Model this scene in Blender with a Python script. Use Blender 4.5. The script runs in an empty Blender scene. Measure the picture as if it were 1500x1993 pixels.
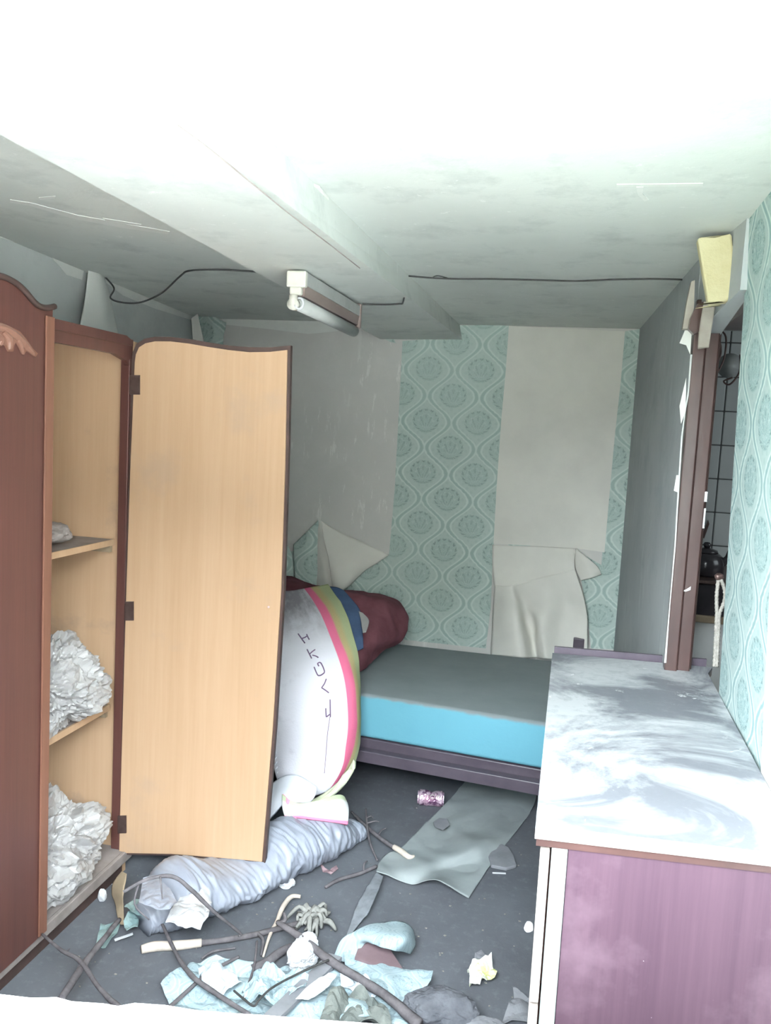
import bpy, bmesh, math, random
import numpy as np
from mathutils import Vector, Matrix, noise
from mathutils.geometry import tessellate_polygon
random.seed(7)
SC = bpy.context.scene
COL = SC.collection

# ------------------------------------------------------------------ camera
EYE = 1.6
FPX = 1600.0
def _axes():
    Y = np.array([1115 - 750, 858 - 996.5, FPX]); Y /= np.linalg.norm(Y)
    h = np.array([1, .053, 0.])
    D = np.cross(Y, h); D /= np.linalg.norm(D)
    if D[1] < 0: D = -D
    X = np.cross(D, Y)
    return np.stack([X, Y, -D])
AX = _axes()
cam_d = bpy.data.cameras.new('camera'); cam = bpy.data.objects.new('camera', cam_d); COL.objects.link(cam)
cam_d.sensor_fit = 'HORIZONTAL'; cam_d.sensor_width = 36.0; cam_d.lens = FPX / 1500 * 36.0
cam_d.clip_start = 0.02
r_, u_, b_ = AX @ np.array([1, 0, 0.]), AX @ np.array([0, -1., 0]), AX @ np.array([0, 0, -1.])
cam.matrix_world = Matrix(((r_[0], u_[0], b_[0], 0), (r_[1], u_[1], b_[1], 0), (r_[2], u_[2], b_[2], EYE), (0, 0, 0, 1)))
SC.camera = cam

# ------------------------------------------------------------------ light
W = bpy.data.worlds.new('sky'); SC.world = W; W.use_nodes = True
bg = W.node_tree.nodes['Background']
bg.inputs[0].default_value = (0.86, 0.95, 1.0, 1)
bg.inputs[1].default_value = 68.0
sun_d = bpy.data.lights.new('sun', 'SUN'); sun_d.energy = 32.0; sun_d.angle = math.radians(1.0); sun_d.color = (1, .96, .9)
sun = bpy.data.objects.new('sun', sun_d); COL.objects.link(sun)
sun.rotation_euler = Vector((-.72, -.18, -.68)).to_track_quat('-Z', 'Y').to_euler()      # shines along the house front, on the yard and the sill
por_d = bpy.data.lights.new('window_portal', 'AREA'); por_d.shape = 'RECTANGLE'; por_d.size = 1.4; por_d.size_y = 1.2
por = bpy.data.objects.new('window_portal', por_d); COL.objects.link(por)
por.location = (-0.15, 0.28, 1.5); por.rotation_euler = (math.radians(90), 0, 0); por_d.cycles.is_portal = True
kl_d = bpy.data.lights.new('kitchen_window_light', 'AREA'); kl_d.size = 0.9; kl_d.energy = 8.0; kl_d.color = (.85, .95, 1)
kl = bpy.data.objects.new('kitchen_window_light', kl_d); COL.objects.link(kl)
kl.location = (2.1, 3.0, 1.7); kl.rotation_euler = (math.radians(80), 0, math.radians(60))
vs = SC.view_settings
vs.view_transform = 'Standard'; vs.look = 'None'; vs.gamma = 1.0; vs.use_curve_mapping = False
vs.exposure = 0.12
SC.cycles.max_bounces = 12; SC.cycles.diffuse_bounces = 8; SC.cycles.sample_clamp_indirect = 12

# ------------------------------------------------------------------ points seen in the photograph, put on real planes
def ray(px, py): return AX @ np.array([px - 750, py - 996.5, FPX])
def fz(px, py, z=0.0):
    r = ray(px, py); t = (z - EYE) / r[2]; return Vector((r[0] * t, r[1] * t, z))
def fy(px, py, y):
    r = ray(px, py); t = y / r[1]; return Vector((r[0] * t, y, EYE + r[2] * t))
def fx(px, py, x):
    r = ray(px, py); t = x / r[0]; return Vector((x, r[1] * t, EYE + r[2] * t))

# ------------------------------------------------------------------ materials
class X:
    """tiny node-math expression"""
    def __init__(s, nt, sock): s.nt, s.s = nt, sock
    def _b(s, op, o, swap=False):
        n = s.nt.nodes.new('ShaderNodeMath'); n.operation = op
        a, b = (o, s) if swap else (s, o)
        for i, v in enumerate((a, b)):
            if v is None: continue
            if isinstance(v, X): s.nt.links.new(v.s, n.inputs[i])
            else: n.inputs[i].default_value = v
        return X(s.nt, n.outputs[0])
    def __add__(s, o): return s._b('ADD', o)
    __radd__ = __add__
    def __sub__(s, o): return s._b('SUBTRACT', o)
    def __rsub__(s, o): return s._b('SUBTRACT', o, True)
    def __mul__(s, o): return s._b('MULTIPLY', o)
    __rmul__ = __mul__
    def __truediv__(s, o): return s._b('DIVIDE', o)
    def f(s, op, o=None): return s._b(op, o)
    def band(s, c, w, soft):   # 1 inside |s-c|<w
        return ((s - c).f('ABSOLUTE')._b('SUBTRACT', w) * (-1.0 / soft) + 0.5).clamp()
    def clamp(s):
        n = s.nt.nodes.new('ShaderNodeClamp'); s.nt.links.new(s.s, n.inputs[0]); return X(s.nt, n.outputs[0])
    def step(s, t, soft): return ((s - t) * (1.0 / soft) + 0.5).clamp()

class M:
    def __init__(s, name, rough=.7, spec=.3, metal=0):
        s.m = bpy.data.materials.new(name); s.m.use_nodes = True; s.nt = s.m.node_tree
        s.b = s.nt.nodes['Principled BSDF']
        s.b.inputs['Roughness'].default_value = rough; s.b.inputs['Specular IOR Level'].default_value = spec
        s.b.inputs['Metallic'].default_value = metal
        s.tc = s.nt.nodes.new('ShaderNodeTexCoord')
    def xyz(s, src='Object'):
        n = s.nt.nodes.new('ShaderNodeSeparateXYZ'); s.nt.links.new(s.tc.outputs[src], n.inputs[0])
        return [X(s.nt, o) for o in n.outputs]
    def noise(s, scale=5, detail=4, rough=.55, stretch=(1, 1, 1), src='Object', dist=0, off=(0, 0, 0)):
        mp = s.nt.nodes.new('ShaderNodeMapping'); mp.inputs['Scale'].default_value = stretch; mp.inputs['Location'].default_value = off
        s.nt.links.new(s.tc.outputs[src], mp.inputs[0])
        n = s.nt.nodes.new('ShaderNodeTexNoise'); n.inputs['Scale'].default_value = scale
        n.inputs['Detail'].default_value = detail; n.inputs['Roughness'].default_value = rough; n.inputs['Distortion'].default_value = dist
        s.nt.links.new(mp.outputs[0], n.inputs[0]); return X(s.nt, n.outputs[0])
    def mix(s, fac, a, b):
        n = s.nt.nodes.new('ShaderNodeMix'); n.data_type = 'RGBA'
        if isinstance(fac, X): s.nt.links.new(fac.s, n.inputs[0])
        else: n.inputs[0].default_value = fac
        for v, i in ((a, 6), (b, 7)):
            if isinstance(v, tuple): n.inputs[i].default_value = (*v, 1)
            else: s.nt.links.new(v, n.inputs[i])
        return n.outputs[2]
    def col(s, c):
        if isinstance(c, tuple): s.b.inputs['Base Color'].default_value = (*c, 1)
        else: s.nt.links.new(c, s.b.inputs['Base Color'])
        return s
    def bump(s, h, strength=.3, dist=.01):
        n = s.nt.nodes.new('ShaderNodeBump'); n.inputs['Strength'].default_value = strength; n.inputs['Distance'].default_value = dist
        s.nt.links.new(h.s, n.inputs['Height']); s.nt.links.new(n.outputs[0], s.b.inputs['Normal']); return s

def plain(name, a, b=None, scale=8, rough=.7, spec=.3, metal=0, bump=.15, bscale=40, stretch=(1, 1, 1)):
    k = M(name, rough, spec, metal); b = b or tuple(v * .8 for v in a)
    n = k.noise(scale, 5, .6, stretch); k.col(k.mix(n.step(.5, .35), a, b))
    if bump: k.bump(k.noise(bscale, 4, .6, stretch), bump, .004)
    return k.m

def wall_like(name, a, b, c, scr=(.9, .9, .88), spots=.66, smear=.6):
    k = M(name, .9, .1)
    big = k.noise(1.3, 5, .6).step(.52, .35); mid = k.noise(5, 6, .7).step(smear, .2)
    o = k.mix(big, a, b); o = k.mix(mid * .6, o, c)
    sc = k.noise(9, 5, .75, (3, 3, .55)).step(spots, .04) * k.noise(2.2, 2, .5, off=(3, 1, 2)).step(.5, .1)
    o = k.mix(sc * .45, o, scr)
    k.col(o); k.bump(k.noise(18, 8, .7), .25, .006); return k.m

def wood(name, a, b, axis='z', rough=.45, spec=.4, grain=1.0, stain=None, bands=0.0):
    k = M(name, rough, spec)
    st = {'z': (1, 1, .035), 'y': (1, .035, 1), 'x': (.035, 1, 1)}[axis]
    g = k.noise(90, 5, .65, st); g2 = k.noise(14, 4, .6, st, dist=.4)
    o = k.mix((g.step(.5, .5) * .55 + g2.step(.5, .3) * .45) * grain, a, b)
    if stain: o = k.mix(k.noise(3.2, 6, .65).step(.63, .12) * .55, o, stain)
    if name.startswith('red_brown'): o = k.mix(k.noise(55, 3, .6).step(.745, .02) * .8, o, (.45, .4, .44))
    k.col(o); k.bump(g, .12, .002); return k.m

def damask(name, ground, light, dark, axes=(0, 2), P=(.271, .268), off=(-.601, -1.927), fade=.35):
    k = M(name, .75, .25); c = k.xyz()
    u = (c[axes[0]] + off[0]) / P[0]; v = (c[axes[1]] + off[1]) / P[1]
    def wrap(e): return (e + .5).f('FRACT') - .5
    wob = k.noise(60, 2, .5) * .03 - .015
    u = u + wob; v = v + wob
    uf = wrap(u).f('ABSOLUTE')
    cv = (v * (2 * math.pi)).f('COSINE')
    edge = cv * .2 + .25
    d = edge - uf                                   # >0 inside the cell centred on (0, k)
    inside = d.step(0, .01)
    d1 = d.f('ABSOLUTE')
    lightband = d1.band(.055, .017, .02)
    centre = d1.band(0, .032, .02)
    p = uf * inside + (.5 - uf) * (1.0 - inside)
    q = wrap(v) * inside + wrap(v - .5) * (1.0 - inside)
    pp = p / .30; qq = (q - .02) / .27
    rr = (pp * pp + qq * qq).f('SQRT')
    ang = p.f('ARCTAN2', q + .16)
    ripple = (ang * 22.0).f('COSINE') * .05
    med = (rr + ripple * .5).band(0, .84, .06)
    rim = (rr + ripple).band(.80, .06, .06) * (ang * 22.0).f('COSINE').step(-.1, .8)
    ring2 = (rr + ripple).band(.46, .035, .05)
    petals = ((ang * 16.0).f('COSINE')).step(.35, .4) * rr.band(.3, .16, .06)
    fine = k.noise(230, 2, .6).step(.55, .15) * med * .4
    small = ((u * 40).f('SINE') * (v * 40).f('SINE')).step(.45, .2) * .25 * (1.0 - med)
    o = k.mix(centre * .75, ground, dark)
    o = k.mix(small, o, dark)
    o = k.mix(med * .62, o, dark)
    o = k.mix(lightband * .8, o, light)
    o = k.mix((rim * .9), o, tuple(v * .62 for v in dark))
    o = k.mix(ring2 * .35, o, light)
    o = k.mix(petals * .55, o, tuple(v * .7 for v in dark))
    o = k.mix(fine, o, light)
    o = k.mix(k.noise(2.5, 5, .6).step(.55, .4) * fade, o, ground)
    k.col(o); k.bump(k.noise(70, 3, .6), .15, .002); return k.m

MAT = dict(
    ceiling=wall_like('ceiling_plaster', (.66, .68, .65), (.56, .585, .56), (.40, .43, .42), (.80, .81, .79), .64, .62),
    wall=wall_like('old_wall_lining', (.60, .585, .565), (.53, .525, .505), (.63, .61, .59), (.80, .79, .76), .60, .6),
    wall_l=wall_like('left_wall_plaster', (.54, .56, .55), (.48, .50, .50), (.42, .445, .445), (.7, .7, .68), .66, .6),
    band=wall_like('pale_wall_top', (.72, .73, .70), (.65, .66, .64), (.58, .6, .58)),
    part=wall_like('grey_partition', (.36, .385, .395), (.42, .44, .445), (.31, .335, .35), (.50, .56, .55), .60, .6),
    floor=M('dusty_floor', .75, .25),
    paper=plain('wallpaper_back', (.70, .685, .635), (.63, .615, .575), 4, .85, .15, bump=.1),
    damask=damask('green_damask_wallpaper', (.45, .54, .505), (.59, .67, .625), (.31, .41, .39)),
    damask_r=damask('bright_damask_wallpaper', (.42, .53, .52), (.66, .76, .72), (.20, .34, .36), (1, 2), (.27, .27)),
    white=plain('white_paint', (.80, .80, .78), (.72, .72, .70), 6, .6),
    stone=plain('white_sill_paint', (.82, .82, .80), (.74, .74, .72), 12, .8, bump=.5, bscale=25),
    brown=wood('dark_stained_wood', (.125, .05, .04), (.08, .034, .03), rough=.35, spec=.5),
    brown_l=wood('worn_edge_wood', (.23, .105, .07), (.16, .07, .048), rough=.4),
    carve=wood('carved_ornament_wood', (.26, .135, .10), (.19, .09, .065), rough=.4),
    tan=wood('tan_plywood', (.50, .335, .215), (.42, .265, .155), rough=.5, stain=(.40, .28, .20), grain=.85),
    tan2=wood('inner_tan_plywood', (.50, .335, .215), (.42, .27, .16), rough=.55, stain=(.30, .215, .165), grain=.85),
    dust=plain('dusty_board', (.30, .26, .25), (.22, .19, .18), 14, .85),
    edge=plain('dark_edge_banding', (.085, .05, .045), (.06, .04, .035), 20, .5),
    frame=plain('brown_gloss_door_frame', (.075, .040, .036), (.048, .027, .025), 10, .3, .6, bump=.3, bscale=14, stretch=(1, 1, .4)),
    steel=plain('dark_metal', (.15, .10, .09), (.10, .065, .06), 30, .4, .5, .6),
    purple=wood('red_brown_side_panel', (.078, .045, .062), (.050, .028, .042), rough=.45, spec=.35, stain=(.12, .078, .10)),
    top=M('dusty_laminate_top', .45, .4),
    trimwhite=plain('pale_laminate_edge', (.42, .37, .34), (.22, .17, .15), 5, .4, stretch=(1, 1, .3)),
    stile=plain('pale_grey_stile', (.27, .30, .29), (.19, .21, .205), 6, .4),
    mattress_t=M('mattress_cover', .9, .1),
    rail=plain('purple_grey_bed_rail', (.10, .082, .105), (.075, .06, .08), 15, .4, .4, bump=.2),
    maroon=plain('maroon_quilted_cloth', (.18, .07, .085), (.12, .045, .055), 10, .9, .1, bump=.5, bscale=25),
    blue=plain('blue_cloth', (.075, .12, .22), (.06, .09, .17), 10, .9, .1, bump=.4),
    silver=plain('silver_grey_satin', (.34, .365, .43), (.28, .30, .36), 6, .38, .5, bump=.5, bscale=10),
    plastic=plain('crumpled_pale_plastic', (.38, .37, .365), (.30, .29, .29), 9, .38, .5, bump=.9, bscale=16),
    bluepaper=damask('pale_blue_wallpaper_scrap', (.36, .46, .50), (.46, .55, .58), (.31, .41, .455), (0, 1), (.12, .12)),
    lining=plain('grey_green_paper', (.34, .375, .38), (.27, .30, .305), 5, .85, .1, bump=.3, bscale=9),
    pink=M('pink_can_metal', .3, .6, .5),
    twig=plain('weathered_twig', (.17, .155, .165), (.10, .092, .10), 30, .9, .1, bump=.6, bscale=60),
    twigpale=plain('peeled_pale_stick', (.68, .60, .52), (.50, .43, .38), 20, .8, .2, bump=.4),
    bark=plain('grey_bark', (.26, .28, .31), (.17, .18, .20), 20, .9, .1, bump=.7, bscale=50),
    foam=plain('yellow_foam', (.50, .46, .30), (.44, .39, .24), 10, .9, .1, bump=.6, bscale=70),
    tape=plain('tan_paper_tape', (.36, .33, .29), (.28, .25, .22), 15, .8),
    cable=plain('dark_cable', (.06, .06, .06), (.04, .04, .04), 20, .6, bump=0),
    cream=plain('cream_lamp_enamel', (.60, .59, .53), (.50, .48, .43), 12, .4),
    lampbrown=plain('brown_lamp_side', (.26, .20, .18), (.18, .13, .125), 8, .4, stretch=(1, .3, 1)),  # two brown tones, streaked along the lamp
    tube=plain('dusty_lamp_tube', (.42, .43, .42), (.34, .35, .34), 10, .35),
    tile=plain('white_wall_tile', (.52, .54, .53), (.46, .48, .47), 3, .2, .5, bump=0),
    grout=plain('dark_grout', (.12, .12, .12), (.08, .08, .08), 10, .9),
    black=plain('black_enamel', (.03, .026, .03), (.045, .04, .045), 10, .2, .6, bump=0),
    rope=plain('white_rope', (.32, .305, .28), (.22, .21, .19), 60, .9, .1),
    whitelump=plain('white_scrap', (.62, .63, .65), (.54, .55, .58), 20, .7),
    wrapper=M('crumpled_wrapper', .4, .5),
    cyan=plain('light_blue_scrap', (.35, .55, .68), (.30, .45, .6), 10, .6),
    rock=plain('grey_rubble', (.15, .155, .175), (.09, .095, .11), 18, .95, .1, bump=.9, bscale=40),
    cardboard=plain('curled_tan_card', (.36, .28, .19), (.25, .19, .13), 10, .8),
    greenglass=plain('green_film_scrap', (.30, .42, .42), (.20, .30, .31), 14, .35, .5),
    yard=plain('yard_concrete', (.50, .49, .46), (.42, .41, .38), 1.5, .9),
    outer=plain('outside_render', (.6, .6, .57), (.5, .5, .48), 2, .9),
    stitch=plain('purple_thread', (.20, .13, .22), (.15, .10, .18), 30, .9, bump=0),
    slate=plain('flat_grey_stone', (.25, .255, .28), (.19, .195, .215), 14, .85),
)
def finish_special():
    k = MAT['floor']; n = k.noise(1.6, 6, .65).step(.5, .4); n2 = k.noise(28, 6, .75).step(.6, .15)
    o = k.mix(n, (.15, .16, .18), (.10, .105, .12)); o = k.mix(n2 * .35, o, (.22, .235, .26))
    o = k.mix(k.noise(75, 3, .6).step(.74, .03) * .7, o, (.36, .37, .38))
    k.col(o); k.bump(k.noise(14, 8, .7), .3, .006); MAT['floor'] = k.m
    k = MAT['top']; n = k.noise(2.6, 7, .68, dist=.6, off=(1.3, .2, 0)).step(.5, .12); n2 = k.noise(30, 5, .7).step(.6, .2)
    o = k.mix(n, (.15, .157, .178), (.40, .415, .43)); o = k.mix(n2 * .45, o, (.20, .21, .235))
    o = k.mix(k.noise(9, 6, .75, dist=1.0).step(.66, .05) * .6, o, (.8, .8, .8))
    k.col(o); k.bump(k.noise(30, 6, .7), .2, .003); MAT['top'] = k.m
    k = MAT['mattress_t']; z = k.xyz()[2]
    n = k.noise(3, 6, .65).step(.5, .5)
    side = k.mix(n * .5, (.155, .40, .50), (.125, .33, .43)); top = k.mix(n, (.25, .285, .30), (.20, .23, .24))
    zz = (z + k.noise(8, 4, .6) * .03).step(.503, .01)
    k.col(k.mix(zz, side, top)); k.bump(k.noise(40, 4, .6), .2, .004); MAT['mattress_t'] = k.m
    k = MAT['pink']; n = k.noise(14, 5, .7).step(.5, .25)
    o = k.mix(n, (.66, .36, .52), (.86, .70, .80)); o = k.mix(k.noise(25, 3, .6, off=(4, 4, 4)).step(.6, .08), o, (.22, .10, .20))
    k.col(o); MAT['pink'] = k.m
    k = MAT['wrapper']; n = k.noise(14, 4, .6).step(.5, .15)
    k.col(k.mix(n, (.86, .88, .84), (.68, .74, .30))); MAT['wrapper'] = k.m
finish_special()
# quilt: stripes across the width come from the weave, laid on the cloth's own UV
kq = M('white_quilt_with_rainbow_border', .9, .1); uq = kq.xyz('UV')[0]
vq = kq.xyz('UV')[1]
o = kq.mix(kq.noise(5, 6, .7).step(.62, .15) * .45, (.74, .73, .79), (.42, .39, .45))
o = kq.mix(kq.noise(3.5, 6, .7, src='UV').step(.42, .25) * (vq * -1.0 + .30).f('MULTIPLY', 6.0).clamp() * .85, o, (.24, .22, .25))
o = kq.mix(kq.noise(26, 5, .7, src='UV').step(.72, .04) * (vq * -1.0 + .45).f('MULTIPLY', 8.0).clamp() * .8, o, (.2, .19, .24))
o = kq.mix(uq.step(.655, .01), o, (.70, .16, .28))
o = kq.mix(uq.step(.80, .03), o, (.46, .38, .20))
o = kq.mix(uq.step(.88, .05), o, (.38, .42, .24))
kq.col(o); kq.bump(kq.noise(160, 3, .6), .4, .004); MAT['quilt'] = kq.m
kf = M('quilt_fold_stripes', .9, .1); vf = kf.xyz('UV')[1]
o = kf.mix(vf.step(.30, .1), (.55, .62, .42), (.80, .80, .80)); o = kf.mix(vf.step(.86, .05), o, (.80, .25, .40))
kf.col(o); kf.bump(kf.noise(160, 3, .6), .4, .004); MAT['quilt_fold'] = kf.m

# ------------------------------------------------------------------ object helpers
def obj(name, me, mat, parent=None, smooth=False):
    o = bpy.data.objects.new(name, me); COL.objects.link(o)
    if mat is not None: me.materials.append(MAT[mat] if isinstance(mat, str) else mat)
    if parent is not None: o.parent = parent
    if smooth:
        for p in me.polygons: p.use_smooth = True
    return o
def mesh(vs_, fs, uv=None):
    me = bpy.data.meshes.new('m'); me.from_pydata([tuple(v) for v in vs_], [], fs); me.update()
    if uv:
        l = me.uv_layers.new(name='UVMap')
        for lp in me.loops: l.data[lp.index].uv = uv[lp.vertex_index]
    return me
def from_bm(bm):
    me = bpy.data.meshes.new('m'); bm.to_mesh(me); bm.free(); return me
def empty(name, loc=(0, 0, 0)):
    o = bpy.data.objects.new(name, None); COL.objects.link(o); o.empty_display_size = .1
    # parts are written in room coordinates, so the base point is kept as a property of the empty's own place
    o.location = loc; return o
def tag(o, label, cat=None, group=None, kind=None):
    if label: o['label'] = label
    if cat: o['category'] = cat
    if group: o['group'] = group
    if kind: o['kind'] = kind
    return o
def rebase():
    """parts of a thing are modelled in room coordinates: cancel the base offset of the empty"""
    bpy.context.view_layer.update()
    for o in COL.objects:
        if o.parent and o.parent.type == 'EMPTY' and not o.get('_own'):
            o.matrix_parent_inverse = Matrix.Translation(-Vector(o.parent.location))
def hexa(c):
    """8 corners: bottom 4 ccw, top 4 ccw"""
    return mesh(c, [(3, 2, 1, 0), (4, 5, 6, 7), (0, 1, 5, 4), (1, 2, 6, 5), (2, 3, 7, 6), (3, 0, 4, 7)])
def box(x0, x1, y0, y1, z0, z1, bev=0):
    me = hexa([(x0, y0, z0), (x1, y0, z0), (x1, y1, z0), (x0, y1, z0), (x0, y0, z1), (x1, y0, z1), (x1, y1, z1), (x0, y1, z1)])
    return bevel(me, bev) if bev else me
def bevel(me, w, seg=2):
    bm = bmesh.new(); bm.from_mesh(me)
    bmesh.ops.recalc_face_normals(bm, faces=bm.faces)
    bmesh.ops.bevel(bm, geom=list(bm.edges), offset=w, segments=seg, affect='EDGES', profile=.5)
    bm.to_mesh(me); bm.free(); return me
def slab(pts, d):
    """polygon (list of Vector) extruded by vector d"""
    n = len(pts); d = Vector(d)
    bm = bmesh.new(); a = [bm.verts.new(p) for p in pts]; b = [bm.verts.new(Vector(p) + d) for p in pts]
    for t in tessellate_polygon([[Vector(p) for p in pts]]):
        bm.faces.new([a[i] for i in t]); bm.faces.new([b[i] for i in t[::-1]])
    for i in range(n): bm.faces.new((a[i], b[i], b[(i + 1) % n], a[(i + 1) % n]))
    bmesh.ops.recalc_face_normals(bm, faces=bm.faces)
    return from_bm(bm)
def cr(P, t):
    """Catmull-Rom through list P, t in 0..1"""
    n = len(P) - 1; s = min(max(t, 0), 1) * n; i = min(int(s), n - 1); f = s - i
    p0, p1, p2, p3 = P[max(i - 1, 0)], P[i], P[i + 1], P[min(i + 2, n)]
    return .5 * ((2 * p1) + (p2 - p0) * f + (2 * p0 - 5 * p1 + 4 * p2 - p3) * f * f + (3 * p1 - p0 - 3 * p2 + p3) * f ** 3)
def tube(P, R, seg=10, res=6, cap=True, wob=0, linear=False):
    P = [Vector(p) for p in P]; R = R if isinstance(R, (list, tuple)) else [R] * len(P)
    n = (len(P) - 1) * res + 1
    if linear: n = len(P)
    C = [P[k] if linear else cr(P, k / (n - 1)) for k in range(n)]
    vs_, fs = [], []
    up = None
    for k, c in enumerate(C):
        t = (C[min(k + 1, n - 1)] - C[max(k - 1, 0)]).normalized()
        if up is None: up = t.orthogonal().normalized()
        up = (up - t * up.dot(t)).normalized(); s = t.cross(up)
        q = k / (n - 1) * (len(R) - 1); i = min(int(q), len(R) - 2); r = R[i] + (R[i + 1] - R[i]) * (q - i)
        for j in range(seg):
            a = 2 * math.pi * j / seg
            rr = r * (1 + wob * noise.noise(c * 25 + Vector((j * 3.1, 0, 0))))
            vs_.append(c + (up * math.cos(a) + s * math.sin(a)) * rr)
    for k in range(n - 1):
        for j in range(seg):
            a, b = k * seg + j, k * seg + (j + 1) % seg; fs.append((a, b, b + seg, a + seg))
    if cap:
        fs.append(tuple(range(seg))[::-1]); fs.append(tuple(range((n - 1) * seg, n * seg)))
    return mesh(vs_, fs)
def merge(meshes):
    vs_, fs = [], []
    for me in meshes:
        b = len(vs_); vs_ += [v.co.copy() for v in me.vertices]; fs += [tuple(i + b for i in p.vertices) for p in me.polygons]
    return mesh(vs_, fs)
def sheet(rows, nu=24, nv=24, th=.002, crumple=0, cs=12, nrm=None, seed=0, wave=None):
    """smooth surface through rows of points; has real thickness"""
    rows = [[Vector(p) for p in r] for r in rows]; vs_, uv = [], []
    for j in range(nv + 1):
        v = j / nv
        col = [cr([r[i] for r in rows], v) for i in range(len(rows[0]))]
        for i in range(nu + 1):
            u = i / nu; p = cr(col, u)
            vs_.append(p); uv.append((u, v))
    W_ = nu + 1; fs = [(j * W_ + i, j * W_ + i + 1, (j + 1) * W_ + i + 1, (j + 1) * W_ + i) for j in range(nv) for i in range(nu)]
    me = mesh(vs_, fs, uv)
    N = [v.normal.copy() for v in me.vertices]
    S = Vector((seed * 7.3, seed * 3.1, seed))
    nv0 = len(vs_); new = []
    for i, p in enumerate(vs_):
        d = 0
        if crumple:
            d = crumple * (abs(noise.noise(p * cs + S)) * 1.6 - .35 + .5 * abs(noise.noise(p * cs * 2.3 + S)))
        if wave: d += wave(*uv[i])
        new.append(p + N[i] * d)
    back = [p - N[i] * th for i, p in enumerate(new)]
    fs2 = fs + [tuple(k + nv0 for k in f[::-1]) for f in fs]
    ring = [i for i in range(nu)] + [j * W_ + nu for j in range(nv)] + [nv * W_ + i for i in range(nu, 0, -1)] + [j * W_ for j in range(nv, 0, -1)]
    for a, b in zip(ring, ring[1:] + ring[:1]): fs2.append((b, a, a + nv0, b + nv0))
    return mesh(new + back, fs2, uv + uv)
def poly_sheet(pts, th=.002, amp=.01, cs=14, cuts=2, seed=0, up=Vector((0, 0, 1)), base=None, lift=None):
    """flat ragged outline turned into a crumpled sheet with thickness"""
    bm = bmesh.new(); a = [bm.verts.new(p) for p in pts]
    for t in tessellate_polygon([[Vector(p) for p in pts]]): bm.faces.new([a[i] for i in t])
    bmesh.ops.recalc_face_normals(bm, faces=bm.faces)
    for _ in range(cuts + 2):
        L = max((e.calc_length() for e in bm.edges), default=0)
        es = [e for e in bm.edges if e.calc_length() > max(L * .45, .012)]
        if not es or len(bm.verts) > 2500: break
        bmesh.ops.subdivide_edges(bm, edges=es, cuts=1)
        bmesh.ops.triangulate(bm, faces=[q for q in bm.faces if len(q.verts) > 3])
    S = Vector((seed * 5.7, seed * 2.3, seed * 1.1))
    for v in bm.verts:
        d = amp * (abs(noise.noise(v.co * cs + S)) * 1.8 + .6 * abs(noise.noise(v.co * cs * 2.6 + S)))
        if lift: d += lift(v.co)
        v.co = v.co + up * d
    bmesh.ops.recalc_face_normals(bm, faces=bm.faces)
    bmesh.ops.solidify(bm, geom=list(bm.faces), thickness=th)
    return from_bm(bm)
def crumpled(c, s, sub=5, k1=.30, k2=.16, seed=0, floorz=None, f1=2.2):
    bm = bmesh.new(); bmesh.ops.create_icosphere(bm, subdivisions=sub, radius=1)
    S = Vector((seed * 4.1, seed * 1.7, seed * 2.9))
    for v in bm.verts:
        p = v.co.copy()
        w = p + .25 * noise.noise_vector(p * 1.7 + S)
        def rg(f, o): return 1 - 2.2 * abs(noise.noise(w * f + S * o))
        d = 1 + k1 * .45 * noise.noise(p * 1.3 + S) * 2 + k1 * .22 * rg(f1, 1) + k2 * .30 * rg(f1 * 2.1, 2) + k2 * .14 * rg(f1 * 4.5, 3)
        q = Vector((p.x * s[0] * d, p.y * s[1] * d, p.z * s[2] * d)) + Vector(c)
        if floorz is not None and q.z < floorz: q.z = floorz + (q.z - floorz) * .02
        v.co = q
    if floorz is not None:
        mz = min(v.co.z for v in bm.verts)
        for v in bm.verts: v.co.z += floorz + .001 - mz
    return from_bm(bm)

# ------------------------------------------------------------------ room
CZ = 2.16
YB = 4.25
def struct(name, me, mat, parent=None, label=None):
    o = obj(name, me, mat, parent)
    if parent is None:
        o['kind'] = 'structure'
        if label: o['label'] = label
    return o
struct('floor', box(-2.4, 2.6, .3, 4.6, -.12, 0), 'floor', label='dark dusty floor strewn with litter')
struct('ceiling', box(-2.4, 2.6, .3, 4.6, CZ, CZ + .12), 'ceiling', label='pale plaster ceiling with grey smudges')
back = struct('wall_back', box(-2.4, .42, YB, YB + .15, 0, CZ), 'wall', label='back wall with half torn wallpaper and bare lining')
left = struct('wall_left', merge([hexa([(-2.35, .3, 0), (-1.85, .3, 0), (-1.85, 2.35, 0), (-2.35, 2.35, 0), (-2.35, .3, CZ), (-1.85, .3, CZ), (-1.85, 2.35, CZ), (-2.35, 2.35, CZ)]),
        hexa([(-2.35, 2.35, 0), (-1.85, 2.35, 0), (-2.06, YB, 0), (-2.35, YB, 0), (-2.35, 2.35, CZ), (-1.85, 2.35, CZ), (-2.06, YB, CZ), (-2.35, YB, CZ)])]), 'wall_l', label='grey left wall behind the wardrobe')
# grey partition between bedroom and kitchen (slightly out of square, as in the photograph)
part = struct('wall_right', hexa([(.328, 2.63, 0), (.40, 2.63, 0), (.42, YB, 0), (.277, YB, 0), (.328, 2.63, CZ), (.40, 2.63, CZ), (.42, YB, CZ), (.277, YB, CZ)]), 'part', label='grey partition wall beside the kitchen doorway')
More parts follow.
